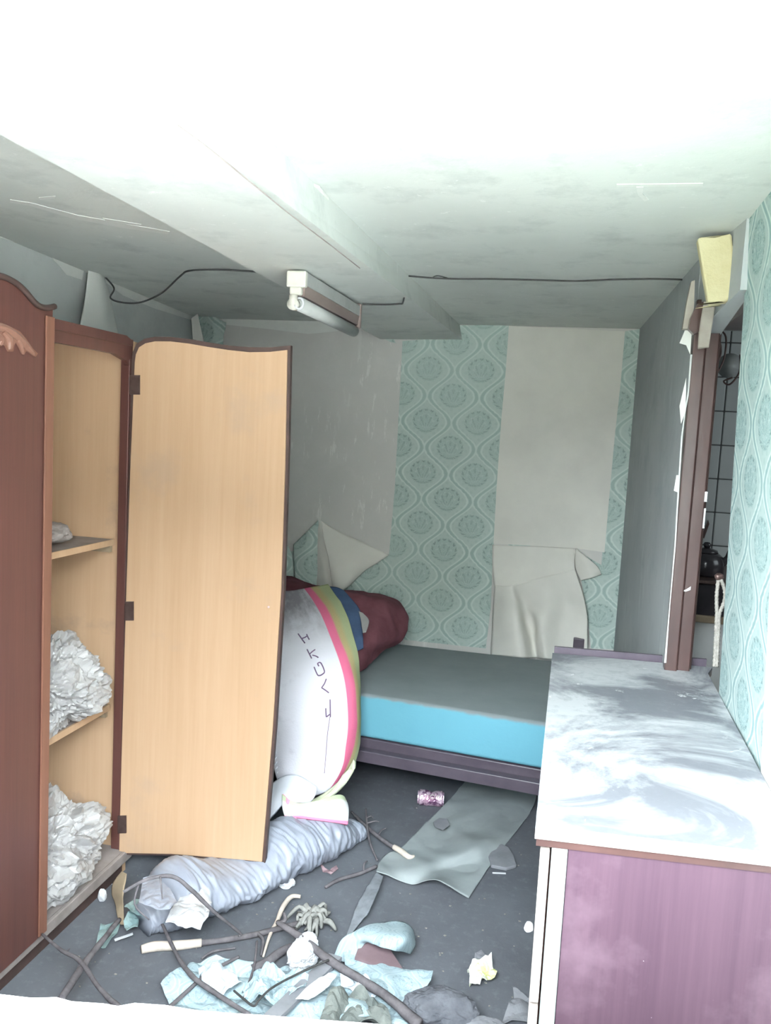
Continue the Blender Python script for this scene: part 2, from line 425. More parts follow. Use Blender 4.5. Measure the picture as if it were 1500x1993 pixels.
# near right wall, leaning a little
def rx(z): return .378 + (CZ - z) * .058
near = struct('wall_right.001', hexa([(rx(0), .3, 0), (.62, .3, 0), (.62, 2.46, 0), (rx(0), 2.56, 0), (rx(CZ), .3, CZ), (.62, .3, CZ), (.62, 2.2, CZ), (rx(CZ), 2.2, CZ)]), 'damask_r', label='near right wall papered in pale green damask')
struct('wall_right_pier', hexa([(rx(0) - .008, .3, 0), (rx(0) + .03, .3, 0), (rx(0) + .03, 1.88, 0), (rx(0) - .008, 1.88, 0), (rx(1.75) - .008, .3, 1.75), (rx(1.75) + .03, .3, 1.75), (rx(1.75) + .03, 1.80, 1.75), (rx(1.75) - .008, 1.80, 1.75)]), 'white', near, None)
# lintel above the doorway
struct('lintel', box(.40, .60, 2.2, 2.64, 1.95, CZ), 'frame', near)
struct('broken_plaster', hexa([(.372, 2.2, 1.99), (.40, 2.2, 1.99), (.40, 2.64, 1.93), (.33, 2.64, 1.93), (.372, 2.2, CZ), (.40, 2.2, CZ), (.40, 2.64, CZ), (.33, 2.64, CZ)]), 'part', near)
# front wall with the window the photograph is taken through
fw = struct('wall_front', merge([box(-2.4, -.78, .3, .62, 0, CZ), box(.47, 2.55, .3, .62, 0, CZ), box(-.78, .47, .3, .62, 0, .86), box(-.78, .47, .3, .62, 2.12, CZ)]), 'outer', label='front wall with the window opening')
sp = [fz(-60, 1925, 1.0), fz(0, 1935, 1.0), fz(60, 1942, 1.0), fz(110, 1941, 1.0), fz(140, 1949, 1.0), fz(200, 1953, 1.0), fz(230, 1958, 1.0), fz(262, 1952, 1.0), fz(320, 1956, 1.0), fz(380, 1966, 1.0),
      fz(450, 1972, 1.0), fz(520, 1976, 1.0), fz(600, 1983, 1.0), fz(700, 1990, 1.0), fz(850, 2003, 1.0), fz(1000, 2020, 1.0)]
pts = [Vector((-.8, .62, 1.0))] + sp + [Vector((.46, .66, 1.0)), Vector((.46, .12, 1.0)), Vector((-.8, .12, 1.0))]
sill = obj('window_1', slab(pts, (0, 0, -.13)), 'stone'); tag(sill, 'rough white window sill at the lower left edge', kind='structure')
# beam
def beam_pts(y): return [(-.95, y, 2.05), (-.627, y, 2.05), (-.634, y, CZ + .01), (-.955, y, CZ + .01)]
a, b = beam_pts(.62), beam_pts(YB)
b[0] = (-1.02, YB, 2.075); b[1] = (-.59, YB, 2.085); b[2] = (-.61, YB, CZ + .01); b[3] = (-1.02, YB, CZ + .01)
struct('trim_1', hexa([a[0], a[1], b[1], b[0], a[3], a[2], b[2], b[3]]), 'ceiling', label='wide plastered ceiling beam running into the room')
# pale unpapered band at the top of the left and back walls
struct('pale_band', slab([fy(440, 632, YB - .003), fy(520, 640, YB - .003), fy(600, 650, YB - .003), fy(700, 640, YB - .003), fy(745, 652, YB - .003), fy(760, 620, YB - .003), fy(430, 620, YB - .003)], (0, .002, 0)), 'band', back)
def lw(px, py):
    # on the far segment of the left wall
    r = ray(px, py); n = Vector((1.9, .21, 0)).normalized(); p0 = Vector((-1.85, 2.35, 0)) + n * .003
    d = Vector(r); o = Vector((0, 0, EYE)); t = (p0 - o).dot(n) / d.dot(n); return o + d * t
struct('pale_band', slab([lw(0, 462), lw(40, 475), lw(100, 500), lw(130, 535), lw(160, 545), lw(165, 515), lw(100, 485), lw(0, 440)], (-.002, 0, 0)), 'band', left)
struct('pale_band', slab([lw(200, 545), lw(240, 575), lw(300, 600), lw(380, 625), lw(395, 612), lw(300, 572), lw(200, 530)], (-.002, 0, 0)), 'band', left)

# repairs, streaks and cracks in the ceiling plaster
ceil = bpy.data.objects['ceiling']; bmo = bpy.data.objects['trim_1']
def cpatch(pts, mat='white', z=CZ): return slab([fz(x, y, z) for x, y in pts], (0, 0, -.0015))
for pts in ([(1200, 358), (1290, 357), (1368, 356), (1368, 361), (1290, 362), (1200, 362)], [(1238, 363), (1252, 363), (1250, 376), (1262, 388), (1254, 391), (1241, 378)],
            [(20, 388), (60, 394), (150, 418), (250, 436), (330, 450), (326, 455), (240, 443), (140, 424), (60, 400), (18, 393)], [(75, 384), (108, 381), (106, 385), (78, 388)], [(200, 424), (275, 436), (270, 439), (205, 428)]):
    struct('filler_patch', cpatch(pts), 'band', ceil)
for pts in ([(598, 352), (622, 362), (640, 385), (628, 392), (610, 374)], [(672, 425), (698, 442), (696, 450), (680, 440)], [(702, 452), (716, 466), (746, 494), (740, 497), (712, 474)]):
    struct('plaster_chip', slab([fz(x, y, CZ - .002) for x, y in pts], (0, 0, -.006)), 'white', bmo)
struct('crack', tube([fz(x, y, 2.049) for x, y in ((345, 244), (420, 300), (500, 365), (560, 414), (640, 475), (700, 522))], .0014, 5, 6), 'dust', bmo)
# wallpaper still on the back wall, and the pieces torn loose
Y0 = YB - .006
def yb(px, py, d=0): return fy(px, py, Y0 - d)
def paper(name, pts, mat, d=0, th=.003, parent=back): return obj(name, slab([yb(x, y, d) for x, y in pts], (0, th, 0)), mat, parent)
paper('wallpaper_strip', [(783, 664), (888, 655), (888, 633), (990, 632), (985, 760), (975, 900), (965, 1000), (958, 1100), (955, 1180), (945, 1262), (690, 1235), (600, 1180), (540, 1130), (560, 1075), (620, 1060), (700, 1100), (757, 1078), (768, 950), (776, 800)], 'damask')
paper('wallpaper_strip', [(1215, 645), (1247, 640), (1238, 800), (1228, 950), (1218, 1100), (1212, 1265), (1150, 1262), (1140, 1180), (1120, 1070), (1170, 1100), (1180, 980), (1195, 820), (1208, 700)], 'damask')
paper('wallpaper_strip', [(1020, 968), (1030, 962), (1036, 975), (1032, 1060), (1026, 1110), (1010, 1135), (988, 1130), (984, 1090), (990, 1050), (1000, 1000), (1005, 985)], 'damask', .002)
paper('wallpaper_strip', [(745, 652), (765, 658), (770, 668), (758, 665), (748, 660)], 'damask')
# bared paper panel between the two strips, standing slightly off the wall
paper('bare_paper_panel', [(990, 634), (1216, 645), (1208, 740), (1196, 850), (1186, 960), (1176, 1075), (1120, 1067), (960, 1058), (966, 950), (975, 820), (984, 720)], 'paper', .004)
# loose flaps
def flap(rows, mat, crumple=.004, nu=20, nv=20, name='wallpaper_flap', parent=back, seed=1):
    return obj(name, sheet([[fy(*p) for p in r] for r in rows], nu, nv, .0015, crumple, 7, seed=seed), mat, parent, True)
F = YB
flap([[(622, 1012, F - .01), (660, 1035, F - .02), (700, 1053, F - .03), (757, 1080, F - .02)],
      [(628, 1045, F - .05), (660, 1075, F - .07), (690, 1090, F - .07), (735, 1095, F - .03)],
      [(640, 1095, F - .09), (660, 1110, F - .10), (685, 1118, F - .08), (710, 1112, F - .03)],
      [(648, 1150, F - .10), (655, 1150, F - .11), (665, 1150, F - .10), (680, 1140, F - .05)]], 'paper')
flap([[(618, 1009, F - .01), (622, 1012, F - .02), (626, 1016, F - .03)],
      [(610, 1060, F - .03), (622, 1062, F - .05), (634, 1065, F - .06)],
      [(615, 1110, F - .04), (630, 1112, F - .07), (645, 1115, F - .08)],
      [(615, 1150, F - .05), (635, 1150, F - .08), (652, 1150, F - .09)]], 'paper', seed=2)
flap([[(571, 1060, F - .02), (600, 1032, F - .03), (619, 1012, F - .02)],
      [(572, 1085, F - .05), (595, 1072, F - .06), (622, 1060, F - .04)],
      [(574, 1120, F - .07), (592, 1115, F - .07), (618, 1108, F - .05)],
      [(575, 1150, F - .08), (592, 1152, F - .07), (615, 1152, F - .05)]], 'damask', seed=3)
flap([[(535, 1030, F - .05), (550, 1045, F - .05), (568, 1078, F - .03)],
      [(535, 1080, F - .07), (552, 1095, F - .07), (570, 1105, F - .05)],
      [(535, 1130, F - .07), (552, 1140, F - .07), (572, 1148, F - .05)]], 'damask', seed=4)
flap([[(958, 1060, F - .012), (1000, 1062, F - .012), (1060, 1064, F - .012), (1120, 1068, F - .014)],
      [(958, 1100, F - .02), (1000, 1105, F - .03), (1060, 1105, F - .04), (1118, 1090, F - .05)],
      [(962, 1140, F - .05), (1000, 1140, F - .07), (1060, 1125, F - .05), (1118, 1110, F - .06)]], 'paper', seed=5, name='wallpaper_flap')
flap([[(962, 1140, F - .05), (990, 1140, F - .08), (1010, 1135, F - .07), (1060, 1122, F - .06), (1090, 1115, F - .06), (1118, 1108, F - .06)],
      [(960, 1180, F - .03), (1000, 1180, F - .10), (1022, 1180, F - .03), (1060, 1180, F - .08), (1100, 1170, F - .05), (1135, 1160, F - .08)],
      [(958, 1220, F - .03), (1005, 1220, F - .12), (1032, 1220, F - .02), (1055, 1220, F - .10), (1100, 1215, F - .04), (1142, 1210, F - .08)],
      [(955, 1275, F - .03), (1010, 1280, F - .12), (1042, 1280, F - .02), (1062, 1282, F - .10), (1100, 1284, F - .05), (1142, 1285, F - .08)]], 'paper', crumple=.012, nu=36, nv=30, seed=6)
flap([[(1120, 1069, F - .02), (1122, 1068, F - .03), (1125, 1072, F - .05)],
      [(1118, 1100, F - .02), (1138, 1092, F - .05), (1160, 1100, F - .06)],
      [(1130, 1130, F - .02), (1150, 1125, F - .05), (1170, 1118, F - .02)]], 'paper', seed=7)
flap([[(384, 612, F - .06), (410, 615, F - .08), (440, 628, F - .02)],
      [(390, 640, F - .10), (415, 645, F - .12), (436, 655, F - .06)],
      [(400, 670, F - .12), (415, 680, F - .12), (430, 685, F - .08)]], 'damask', crumple=.012, seed=8)
flap([[(372, 620, F - .25), (384, 610, F - .2)], [(375, 660, F - .25), (396, 665, F - .2)]], 'paper', seed=9)
# white paper wedge hanging on the left wall above the wardrobe
w = sheet([[lw(163, 518) + Vector((.02, 0, 0)), lw(176, 517) + Vector((.03, 0, 0)), lw(188, 524) + Vector((.02, 0, 0))],
           [lw(150, 590) + Vector((.03, 0, 0)), lw(175, 590) + Vector((.06, 0, 0)), lw(205, 592) + Vector((.03, 0, 0))],
           [lw(132, 670) + Vector((.03, 0, 0)), lw(175, 672) + Vector((.07, 0, 0)), lw(222, 672) + Vector((.03, 0, 0))]], 12, 14, .002, .003, 6)
obj('wallpaper_flap', w, 'band', left, True)

# ------------------------------------------------------------------ kitchen beyond the doorway
kw = struct('wall_kitchen', box(.42, 2.4, YB, YB + .15, 0, CZ), 'grout', label='tiled kitchen wall seen through the doorway')
struct('wall_kitchen_side', box(2.4, 2.55, .62, YB, 0, CZ), 'white', label='far side wall of the kitchen')
struct('wall_kitchen_front', box(.62, 2.4, .62, .75, 0, CZ), 'white', label='front wall of the kitchen')
tm = bevel(box(-.074, .074, -.006, .006, -.079, .079), .003, 1)
tm.materials.append(MAT['tile'])
g0 = fy(1390, 1000, YB)
for i in range(-1, 4):
    for j in range(-7, 7):
        t = bpy.data.objects.new('tile', tm); COL.objects.link(t); t.parent = kw
        t.location = (g0.x + (i + .5) * .153, YB - .002, 1.29 + (j + .5) * .163); t['_own'] = 1
st = empty('kitchen_stove', (.85, 3.85, 0)); tag(st, 'white stove with a dark oven top seen through the doorway', 'stove')
obj('body', box(.56, 1.1, 3.72, YB - .01, 0, .86, .01), 'white', st)
obj('dark_top', box(.56, 1.1, 3.70, YB - .01, .865, 1.02, .008), 'black', st)
obj('edge_strip', box(.555, 1.105, 3.68, 3.72, .855, .885, .004), 'cardboard', st)
obj('hob_rim', box(.555, 1.105, 3.69, YB - .01, 1.021, 1.036, .004), 'steel', st)
kt = empty('kettle', (.615, 3.85, 1.037)); tag(kt, 'black kettle standing on the kitchen stove', 'kettle')
def lathe(prof, c, seg=28):
    vs_, fs = [], []
    for r, z in prof:
        for j in range(seg):
            a = 2 * math.pi * j / seg; vs_.append((c[0] + r * math.cos(a), c[1] + r * math.sin(a), c[2] + z))
    for k in range(len(prof) - 1):
        for j in range(seg): fs.append((k * seg + j, k * seg + (j + 1) % seg, (k + 1) * seg + (j + 1) % seg, (k + 1) * seg + j))
    fs.append(tuple(range(seg))[::-1]); fs.append(tuple(range((len(prof) - 1) * seg, len(prof) * seg)))
    return mesh(vs_, fs)
kc = (.615, 3.86, 1.037)
obj('body', lathe([(.07, 0), (.078, .01), (.078, .06), (.07, .085), (.05, .1)], kc), 'black', kt, True)
obj('lid', lathe([(.05, .101), (.045, .112), (.02, .12), (.012, .122)], kc), 'black', kt, True)
obj('knob', lathe([(.012, .123), (.018, .135), (.012, .145), (.004, .147)], kc), 'black', kt, True)
obj('spout', tube([Vector(kc) + Vector(p) for p in ((.06, 0, .05), (.09, 0, .08), (.105, 0, .115))], [.02, .015, .018]), 'black', kt, True)
pl = obj('white_plate', tube([fy(1420, 712, 3.95), fy(1420, 712, 3.965)], [.055, .045], 32, 1), 'tube', None, True)
tag(pl, 'round pale plate hanging high on the tiled kitchen wall', 'plate')
cb = obj('cable_loops', merge([tube([fy(x, y, 3.9) for x, y in p], .004, 6, 5) for p in (
    [(1385, 650), (1400, 665), (1402, 690), (1392, 712), (1385, 700)], [(1395, 640), (1412, 655), (1408, 700), (1390, 735)], [(1440, 690), (1438, 725), (1420, 748), (1408, 742), (1425, 735)])]), 'steel', None, True)
tag(cb, 'tangle of dark cable loops high inside the kitchen doorway', 'cable')
lat = obj('cooking_spatula', merge([tube([fy(1353, 1065, 4.236), fy(1366, 1042, 4.236)], .003, 6, 2), slab([fy(1364, 1046, 4.236), fy(1378, 1012, 4.236), fy(1380, 1020, 4.236), fy(1370, 1048, 4.236)], (0, .003, 0))]), 'steel')
tag(lat, 'thin dark spatula hanging slanted on the kitchen tiles', 'spatula')
# rope
rp = []
for q in range(2):
    for s in range(3):
        pts = []
        for k in range(90):
            t = k / 89; base = fy(1398 - 8 * t + (10 if q else -2) * math.sin(min(t * 2.6, 1) * math.pi) * (1 if t < .4 else 0) , 1127 + 170 * t, 2.47)
            a = t * 2 * math.pi * 22 + s * 2.09
            pts.append(base + Vector((math.cos(a) * .0035 + q * .006, math.sin(a) * .0035, 0)))
        rp.append(tube(pts, .0032, 5, 1, linear=True))
ro = obj('rope', merge(rp), 'rope', None, True); tag(ro, 'twisted white rope hanging by the doorway behind the dresser', 'rope')
obj('rope_knot', crumpled(fy(1399, 1122, 2.47), (.012, .01, .01), 3, seed=3), 'steel', ro, True)

# ------------------------------------------------------------------ door frame of the kitchen doorway
df = empty('door_1', (.36, 2.6, 0)); tag(df, 'brown gloss door frame of the kitchen doorway', kind='structure')
def fr(pxa, pxb, y0, y1, z0, z1, mat, name, wob=0):
    # pxa/pxb: x positions at z0 and z1
    (a0, a1), (b0, b1) = pxa, pxb
    return obj(name, bevel(hexa([(a0, y0, z0), (a1, y0, z0), (a1, y1, z0), (a0, y1, z0), (b0, y0, z1), (b1, y0, z1), (b1, y1, z1), (b0, y1, z1)]), .004), mat, df)
fr((.322, .358), (.322, .358), 2.585, 2.628, 0, 2.03, 'frame', 'casing')
fr((.3585, .397), (.3585, .397), 2.60, 2.66, 0, 1.97, 'frame', 'jamb')
fr((.397, .405), (.397, .405), 2.625, 2.66, 0, 1.95, 'edge', 'door_stop')
obj('torn_paper_edge', slab([fy(x, y, 2.583) for x, y in ((1343, 690), (1338, 760), (1332, 800), (1325, 850), (1318, 960), (1312, 1060), (1302, 1180), (1292, 1290), (1296, 1290), (1304, 1180), (1315, 1060), (1321, 960), (1328, 850), (1334, 800), (1340, 770), (1347, 690))], (0, .002, 0)), 'wall_l', df)
for pts in (((1340, 625), (1322, 668), (1335, 672), (1343, 690), (1346, 640)), ((1335, 735), (1322, 790), (1325, 825), (1334, 800)), ((1316, 925), (1311, 955), (1318, 958), (1320, 925))):
    obj('plaster_chip', slab([fy(x, y, 2.581) for x, y in pts], (0, .004, 0)), 'band', df)
obj('plaster_chip', poly_sheet([fy(x, y, 2.598) for x, y in ((1326, 1150), (1334, 1147), (1344, 1141), (1343, 1148), (1334, 1151))], .001, .002, up=Vector((0, -1, 0))), 'whitelump', df)
# bundled rags and plaster above the frame
obj('broken_batten', slab([fy(x, y, 2.55) for x, y in ((1345, 548), (1352, 545), (1350, 600), (1340, 640), (1328, 640), (1336, 590))], (0, .03, 0)), 'tape', df)
obj('broken_batten', slab([fy(x, y, 2.5) for x, y in ((1358, 590), (1378, 585), (1372, 640), (1350, 650), (1340, 640), (1344, 618))], (0, .03, 0)), 'frame', df)
hg = obj('door_latch', merge([box(.394, .402, 2.60, 2.612, 1.44, 1.47), box(.396, .401, 2.598, 2.61, 1.36, 1.42)]), 'whitelump', df)

# yellow foam wedge in the ceiling corner and paper tape under it
yf = obj('foam_wedge', bevel(slab([fy(1357, 463, 2.3), fy(1390, 459, 2.3), fy(1424, 455, 2.3), fy(1428, 500, 2.3), fy(1425, 583, 2.3), fy(1392, 590, 2.3), fy(1378, 588, 2.3), fy(1368, 530, 2.3)], (.0, .03, -.004)), .005), 'foam')
tag(yf, 'yellow foam wedge stuck in the ceiling corner above the doorway', 'foam')
tp = obj('paper_tape', sheet([[fy(1370, 586, 2.36), fy(1392, 588, 2.34)], [fy(1362, 630, 2.44), fy(1386, 632, 2.42)], [fy(1357, 680, 2.5), fy(1379, 676, 2.48)]], 6, 14, .002, .002, 12), 'tape', None, True)
tag(tp, 'strip of tan paper tape hanging under the yellow foam wedge', 'tape')

# ------------------------------------------------------------------ cable across the ceiling
c1 = obj('electric_cable', tube([lw(192, 535) + Vector((.02, 0, 0)), lw(196, 560) + Vector((.06, 0, 0)), fy(215, 580, 3.0), fy(240, 589, 3.05), fy(275, 588, 3.1), fy(315, 570, 3.1), fz(350, 538, 2.155), fz(370, 527, 2.155), fz(430, 525, 2.155), fz(500, 529, 2.155)], .0035, 6, 8), 'cable', None, True)
tag(c1, 'thin dark cable sagging from the left wall to the beam', 'cable')
c2 = obj('electric_cable', merge([tube([fz(705, 592, 2.060), fz(750, 593, 2.060), fz(783, 591, 2.060)], .003, 6, 4),
    tube([fz(783, 591, 2.060), fx(786, 580, -.618), fx(790, 548, -.624), fz(793, 537, 2.157)], .003, 6, 6)]), 'cable', None, True)
tag(c2, 'short cable running from the lamp up the side of the beam', 'cable')
c3 = obj('electric_cable', merge([tube([fz(x, y, 2.157) for x, y in ((793, 537), (840, 541), (900, 543), (960, 543), (1040, 545), (1120, 547), (1200, 544), (1280, 543), (1348, 545))], .003, 6, 5),
    tube([fz(840, 541, 2.157), fz(850, 537, 2.155), fz(870, 541, 2.157)], .002, 5, 4)]), 'cable', None, True)
tag(c3, 'long thin cable crossing the ceiling from the beam to the doorway', 'cable')

# ------------------------------------------------------------------ fluorescent lamp on the beam
lp = empty('ceiling_lamp', (-.83, 2.7, 2.06)); tag(lp, 'old fluorescent batten lamp on the underside of the beam', 'lamp')
obj('batten', box(-.853, -.806, 2.375, 3.01, 2.018, 2.058, .004), 'tube', lp)
obj('reflector', slab([Vector((-.846, 2.38, 1.985)), Vector((-.812, 2.38, 1.985)), Vector((-.808, 2.38, 2.0175)), Vector((-.85, 2.38, 2.0175))], (0, .63, 0)), 'lampbrown', lp)
obj('end_cap', merge([box(-.860, -.799, 2.352, 2.374, 2.008, 2.056, .005), box(-.849, -.812, 2.350, 2.374, 1.985, 2.010, .006)]), 'cream', lp)
obj('end_cap', box(-.856, -.803, 3.011, 3.03, 1.975, 2.066, .005), 'lampbrown', lp)
obj('lamp_holder', merge([tube([(-.836, 2.356, 1.985), (-.836, 2.356, 1.955)], .013, 16, 1), tube([(-.836, 2.348, 1.958), (-.836, 2.372, 1.958)], .017, 20, 1)]), 'cream', lp, True)
ring = [(-.816 + .013 * math.cos(a), 2.350, 1.960 + .016 * math.sin(a)) for a in [math.pi * (-.9 + 1.5 * k / 12) for k in range(13)]]
obj('holder_ring', tube(ring, .0035, 6, 1, linear=True), 'whitelump', lp, True)
obj('tube', tube([(-.826, 2.374, 1.963), (-.826, 3.005, 1.963)], .021, 20, 1), 'tube', lp, True)

# ------------------------------------------------------------------ wardrobe
wd = empty('wardrobe', (-1.6, 1.95, 0)); tag(wd, 'brown wooden wardrobe with an open door against the left wall', 'wardrobe')
XF, XB = -1.44, -1.83
obj('side_panel', box(XB, XF, 2.51, 2.53, .0, 1.85), 'tan2', wd)
obj('side_panel', box(XB, XF, 1.33, 1.35, .0, 1.85), 'brown', wd)
obj('divider', box(XB, XF - .02, 1.99, 2.005, .09, 1.83), 'tan2', wd)
obj('back_panel', box(XB - .008, XB, 1.35, 2.51, .05, 1.84), 'tan2', wd)
obj('top_board', slab([Vector((XF - .0, y, z)) for y, z in ((1.36, 1.835), (2.505, 1.835), (2.505, 1.855), (1.36, 1.855))], (XB - XF, 0, 0)), 'brown', wd)
obj('top_rail', slab([Vector((XF - .022, y, z)) for y, z in ((2.03, 1.80), (2.40, 1.80), (2.47, 1.785), (2.50, 1.76), (2.53, 1.76), (2.53, 1.82), (2.515, 1.85), (2.47, 1.865), (2.03, 1.865))], (.018, 0, 0)), 'brown', wd)
obj('front_stile', box(XF - .034, XF - .002, 2.488, 2.509, .094, 1.79, .002), 'brown', wd)
obj('bottom_board', box(XB, XF + .012, 1.35, 2.52, .075, .092), 'dust', wd)
obj('plinth', box(XF - .02, XF + .004, 1.35, 2.50, .0, .074), 'edge', wd)
obj('plinth_strip', box(XF + .012, XF + .026, 1.35, 2.53, .055, .092, .003), 'dust', wd)
# shelves
sA = fy(218, 1045, 2.5); sB = fy(205, 1365, 2.5)
obj('shelf', box(XB, -1.50, 2.01, 2.505, 1.165, 1.185), 'dust', wd)
obj('shelf_edge', box(-1.5, -1.494, 2.01, 2.505, 1.165, 1.185), 'tan2', wd)
obj('shelf', box(XB, -1.505, 2.01, 2.505, .585, .607), 'dust', wd)
obj('shelf_edge', box(-1.505, -1.498, 2.01, 2.505, .585, .607), 'tan2', wd)
for z, x1 in ((1.163, -1.50), (.583, -1.505)):
    obj('shelf_batten', box(x1 - .25, x1 - .002, 2.49, 2.505, z - .022, z), 'cardboard', wd)
# closed front with scrolled crown
def fp(px, py): return fx(px, py, -1.405)
e0, e1 = fp(96, 600), fp(78, 1838)
front = [Vector((-1.405, 2.02, .085)), Vector((-1.405, 2.02, 1.885))]
for px, py in ((86, 602), (72, 598), (60, 588), (45, 570), (30, 556), (15, 547), (0, 541), (-15, 539)):
    front.append(fp(px, py) if px < 90 else e0)
ctr = 1.68
mir = [Vector((-1.405, 2 * ctr - p.y, p.z)) for p in front[::-1] if p.y > ctr + .02]
pts = front + mir
cd = obj('closed_door', slab(pts, (-.022, 0, 0)), 'brown', wd)
obj('edge_bead', box(-1.404, -1.398, 1.985, 2.021, .09, 1.86, .002), 'brown_l', cd)
obj('crown_moulding', tube([p + Vector((.006, 0, .004)) for p in front[1:]], .008, 8, 3), 'edge', cd, True)
cv = [(0, 628), (18, 636), (35, 645), (48, 660), (60, 678), (70, 688), (66, 694), (55, 686), (48, 682), (43, 690), (38, 684), (34, 668), (28, 664), (24, 672), (22, 684), (14, 684), (8, 672), (0, 670), (-8, 672), (-8, 626)]
fronds = [([(-12, 634), (10, 640), (32, 655), (50, 674), (66, 690)], [.010, .011, .012, .011, .004]), ([(26, 650), (36, 664), (44, 686)], [.008, .010, .004]),
          ([(4, 645), (16, 660), (18, 680)], [.008, .011, .006]), ([(-10, 650), (0, 662), (-2, 672)], [.010, .010, .006]), ([(44, 664), (52, 674), (54, 684)], [.007, .008, .004])]
cmesh = [slab([fx(x, y, -1.4045) for x, y in cv], (.006, 0, 0))] + [tube([fx(x, y, -1.400) for x, y in p], r, 10, 6) for p, r in fronds]
co = obj('carved_ornament', merge(cmesh), 'carve', cd, False)
m2 = merge(cmesh)
for v in m2.vertices: v.co.y = 2 * ctr - v.co.y
m2.flip_normals(); obj('carved_ornament', m2, 'carve', cd)
# open door
DY = 2.485
def dp(px, py, d=0):
    p = fy(px, py, DY + d); p.y = DY + d + .03 * (p.x + 1.43) / .5; return p
face = [(262, 706), (264, 690), (270, 676), (282, 668), (300, 664), (330, 664), (365, 668), (400, 674), (440, 680), (480, 684), (520, 683), (552, 679), (548, 900), (540, 1150), (524, 1420), (503, 1686), (460, 1680), (400, 1673), (330, 1665), (232, 1660), (236, 1500), (245, 1180), (254, 900)]
rim = [(256, 706), (258, 686), (265, 669), (280, 659), (300, 655), (330, 655), (365, 659), (400, 665), (440, 671), (480, 674), (520, 674), (559, 670), (554, 900), (546, 1150), (530, 1420), (509, 1690), (503, 1689), (460, 1683), (400, 1676), (330, 1668), (231, 1663), (234, 1500), (242, 1180), (251, 900)]
od = obj('open_door', slab([dp(x, y) for x, y in face], (0, .006, 0)), 'tan', wd); od['label'] = 'open door showing its pale tan inner face'
obj('edge_banding', slab([dp(x, y, .0065) for x, y in rim], (0, .018, 0)), 'edge', od)
for (x0, y0, x1, y1) in ((252, 730, 271, 768), (243, 1171, 259, 1208), (229, 1588, 245, 1622)):
    h = obj('hinge', slab([dp(x0, y0, -.004), dp(x1, y0, -.004), dp(x1, y1, -.004), dp(x0, y1, -.004)], (0, .004, 0)), 'steel', od)
for (x, y) in ((516, 1185),):
    obj('screw', tube([dp(x, y, -.003), dp(x, y, .002)], .004, 10, 1), 'steel', od)

# crumpled plastic on the shelves
b1 = obj('crumpled_plastic', crumpled((-1.575, 2.24, .74), (.14, .16, .13), 6, .5, .5, seed=1, floorz=.608), 'plastic', None); tag(b1, 'crumpled pale plastic bundle on the middle wardrobe shelf', 'bundle')
b2 = obj('crumpled_plastic', crumpled((-1.575, 2.22, .22), (.14, .19, .125), 6, .5, .5, seed=5, floorz=.093), 'plastic', None); tag(b2, 'crumpled pale plastic bundle on the wardrobe floor', 'bundle')
b3 = obj('dusty_rag', crumpled(fy(105, 1028, 2.3) + Vector((0, 0, .0)), (.05, .05, .03), 4, .3, .2, seed=9, floorz=1.186), 'dust', None); tag(b3, 'small grey dusty rag on the top wardrobe shelf', 'rag')

# ------------------------------------------------------------------ dresser
dr = empty('dresser', (.2, 2.0, 0)); tag(dr, 'chest with a dusty pale top and red-brown side at the right', 'dresser')
def sk(x, y): return (x, y + .09 * (x + .015))
def skbox(x0, x1, y0, y1, z0, z1, bev=0):
    c = [sk(x0, y0), sk(x1, y0), sk(x1, y1), sk(x0, y1)]
    me = hexa([(*p, z0) for p in c] + [(*p, z1) for p in c]); return bevel(me, bev) if bev else me
XR = .445
def topc(z): return [(-.015, 1.428, z), (XR - .01, 1.465, z), (XR + .005, 2.60, z), (.475, 2.68, z), (-.015, 2.645, z)]
obj('top_board', slab([Vector(p) for p in topc(.912)], (0, 0, .008)), 'top', dr)
obj('top_edge', slab([Vector(p) - Vector((0, -.003, 0)) for p in topc(.893)], (0, 0, .018)), 'trimwhite', dr)
obj('top_edge', slab([Vector((-.012, 1.436, .878)), Vector((.43, 1.474, .878)), Vector((.43, 2.0, .878)), Vector((-.012, 2.6, .878))], (0, 0, .014)), 'frame', dr)
obj('side_panel', skbox(.045, .435, 1.440, 1.458, .0, .877), 'purple', dr)
obj('corner_stile', skbox(.016, .044, 1.434, 1.46, .0, .877, .002), 'stile', dr)
obj('back_panel', skbox(.0, .435, 2.60, 2.615, .02, .90), 'brown', dr)
obj('side_panel', skbox(.425, .435, 1.46, 2.60, .02, .877), 'brown', dr)
obj('ghost_band', slab([Vector((-.01, 2.655, .90)), Vector((.46, 2.70, .90)), Vector((.46, 2.712, .90)), Vector((-.01, 2.667, .90))], (0, 0, .038)), 'rail', dr)  # added strip imitating a dark image ghost, not a dresser part
for z0, z1 in ((.02, .29), (.30, .57), (.58, .872)):
    d = obj('drawer', skbox(-.004, .013, 1.436, 2.56, z0, z1, .002), 'trimwhite', dr)
    obj('drawer_box', skbox(.014, .40, 1.48, 2.54, z0 + .01, z1 - .01), 'brown', d)
    for ky in (): obj('knob', lathe([(.012, 0), (.016, .006), (.012, .014), (.004, .018)], (0, 0, 0), 14), 'cream', d).matrix_local = Matrix.Translation((-.005, ky, (z0 + z1) / 2)) @ Matrix.Rotation(-math.pi / 2, 4, 'Y')
obj('torn_plaster_flake', crumpled(fy(1029, 1804, 1.5), (.008, .006, .010), 3, seed=2), 'whitelump', dr)

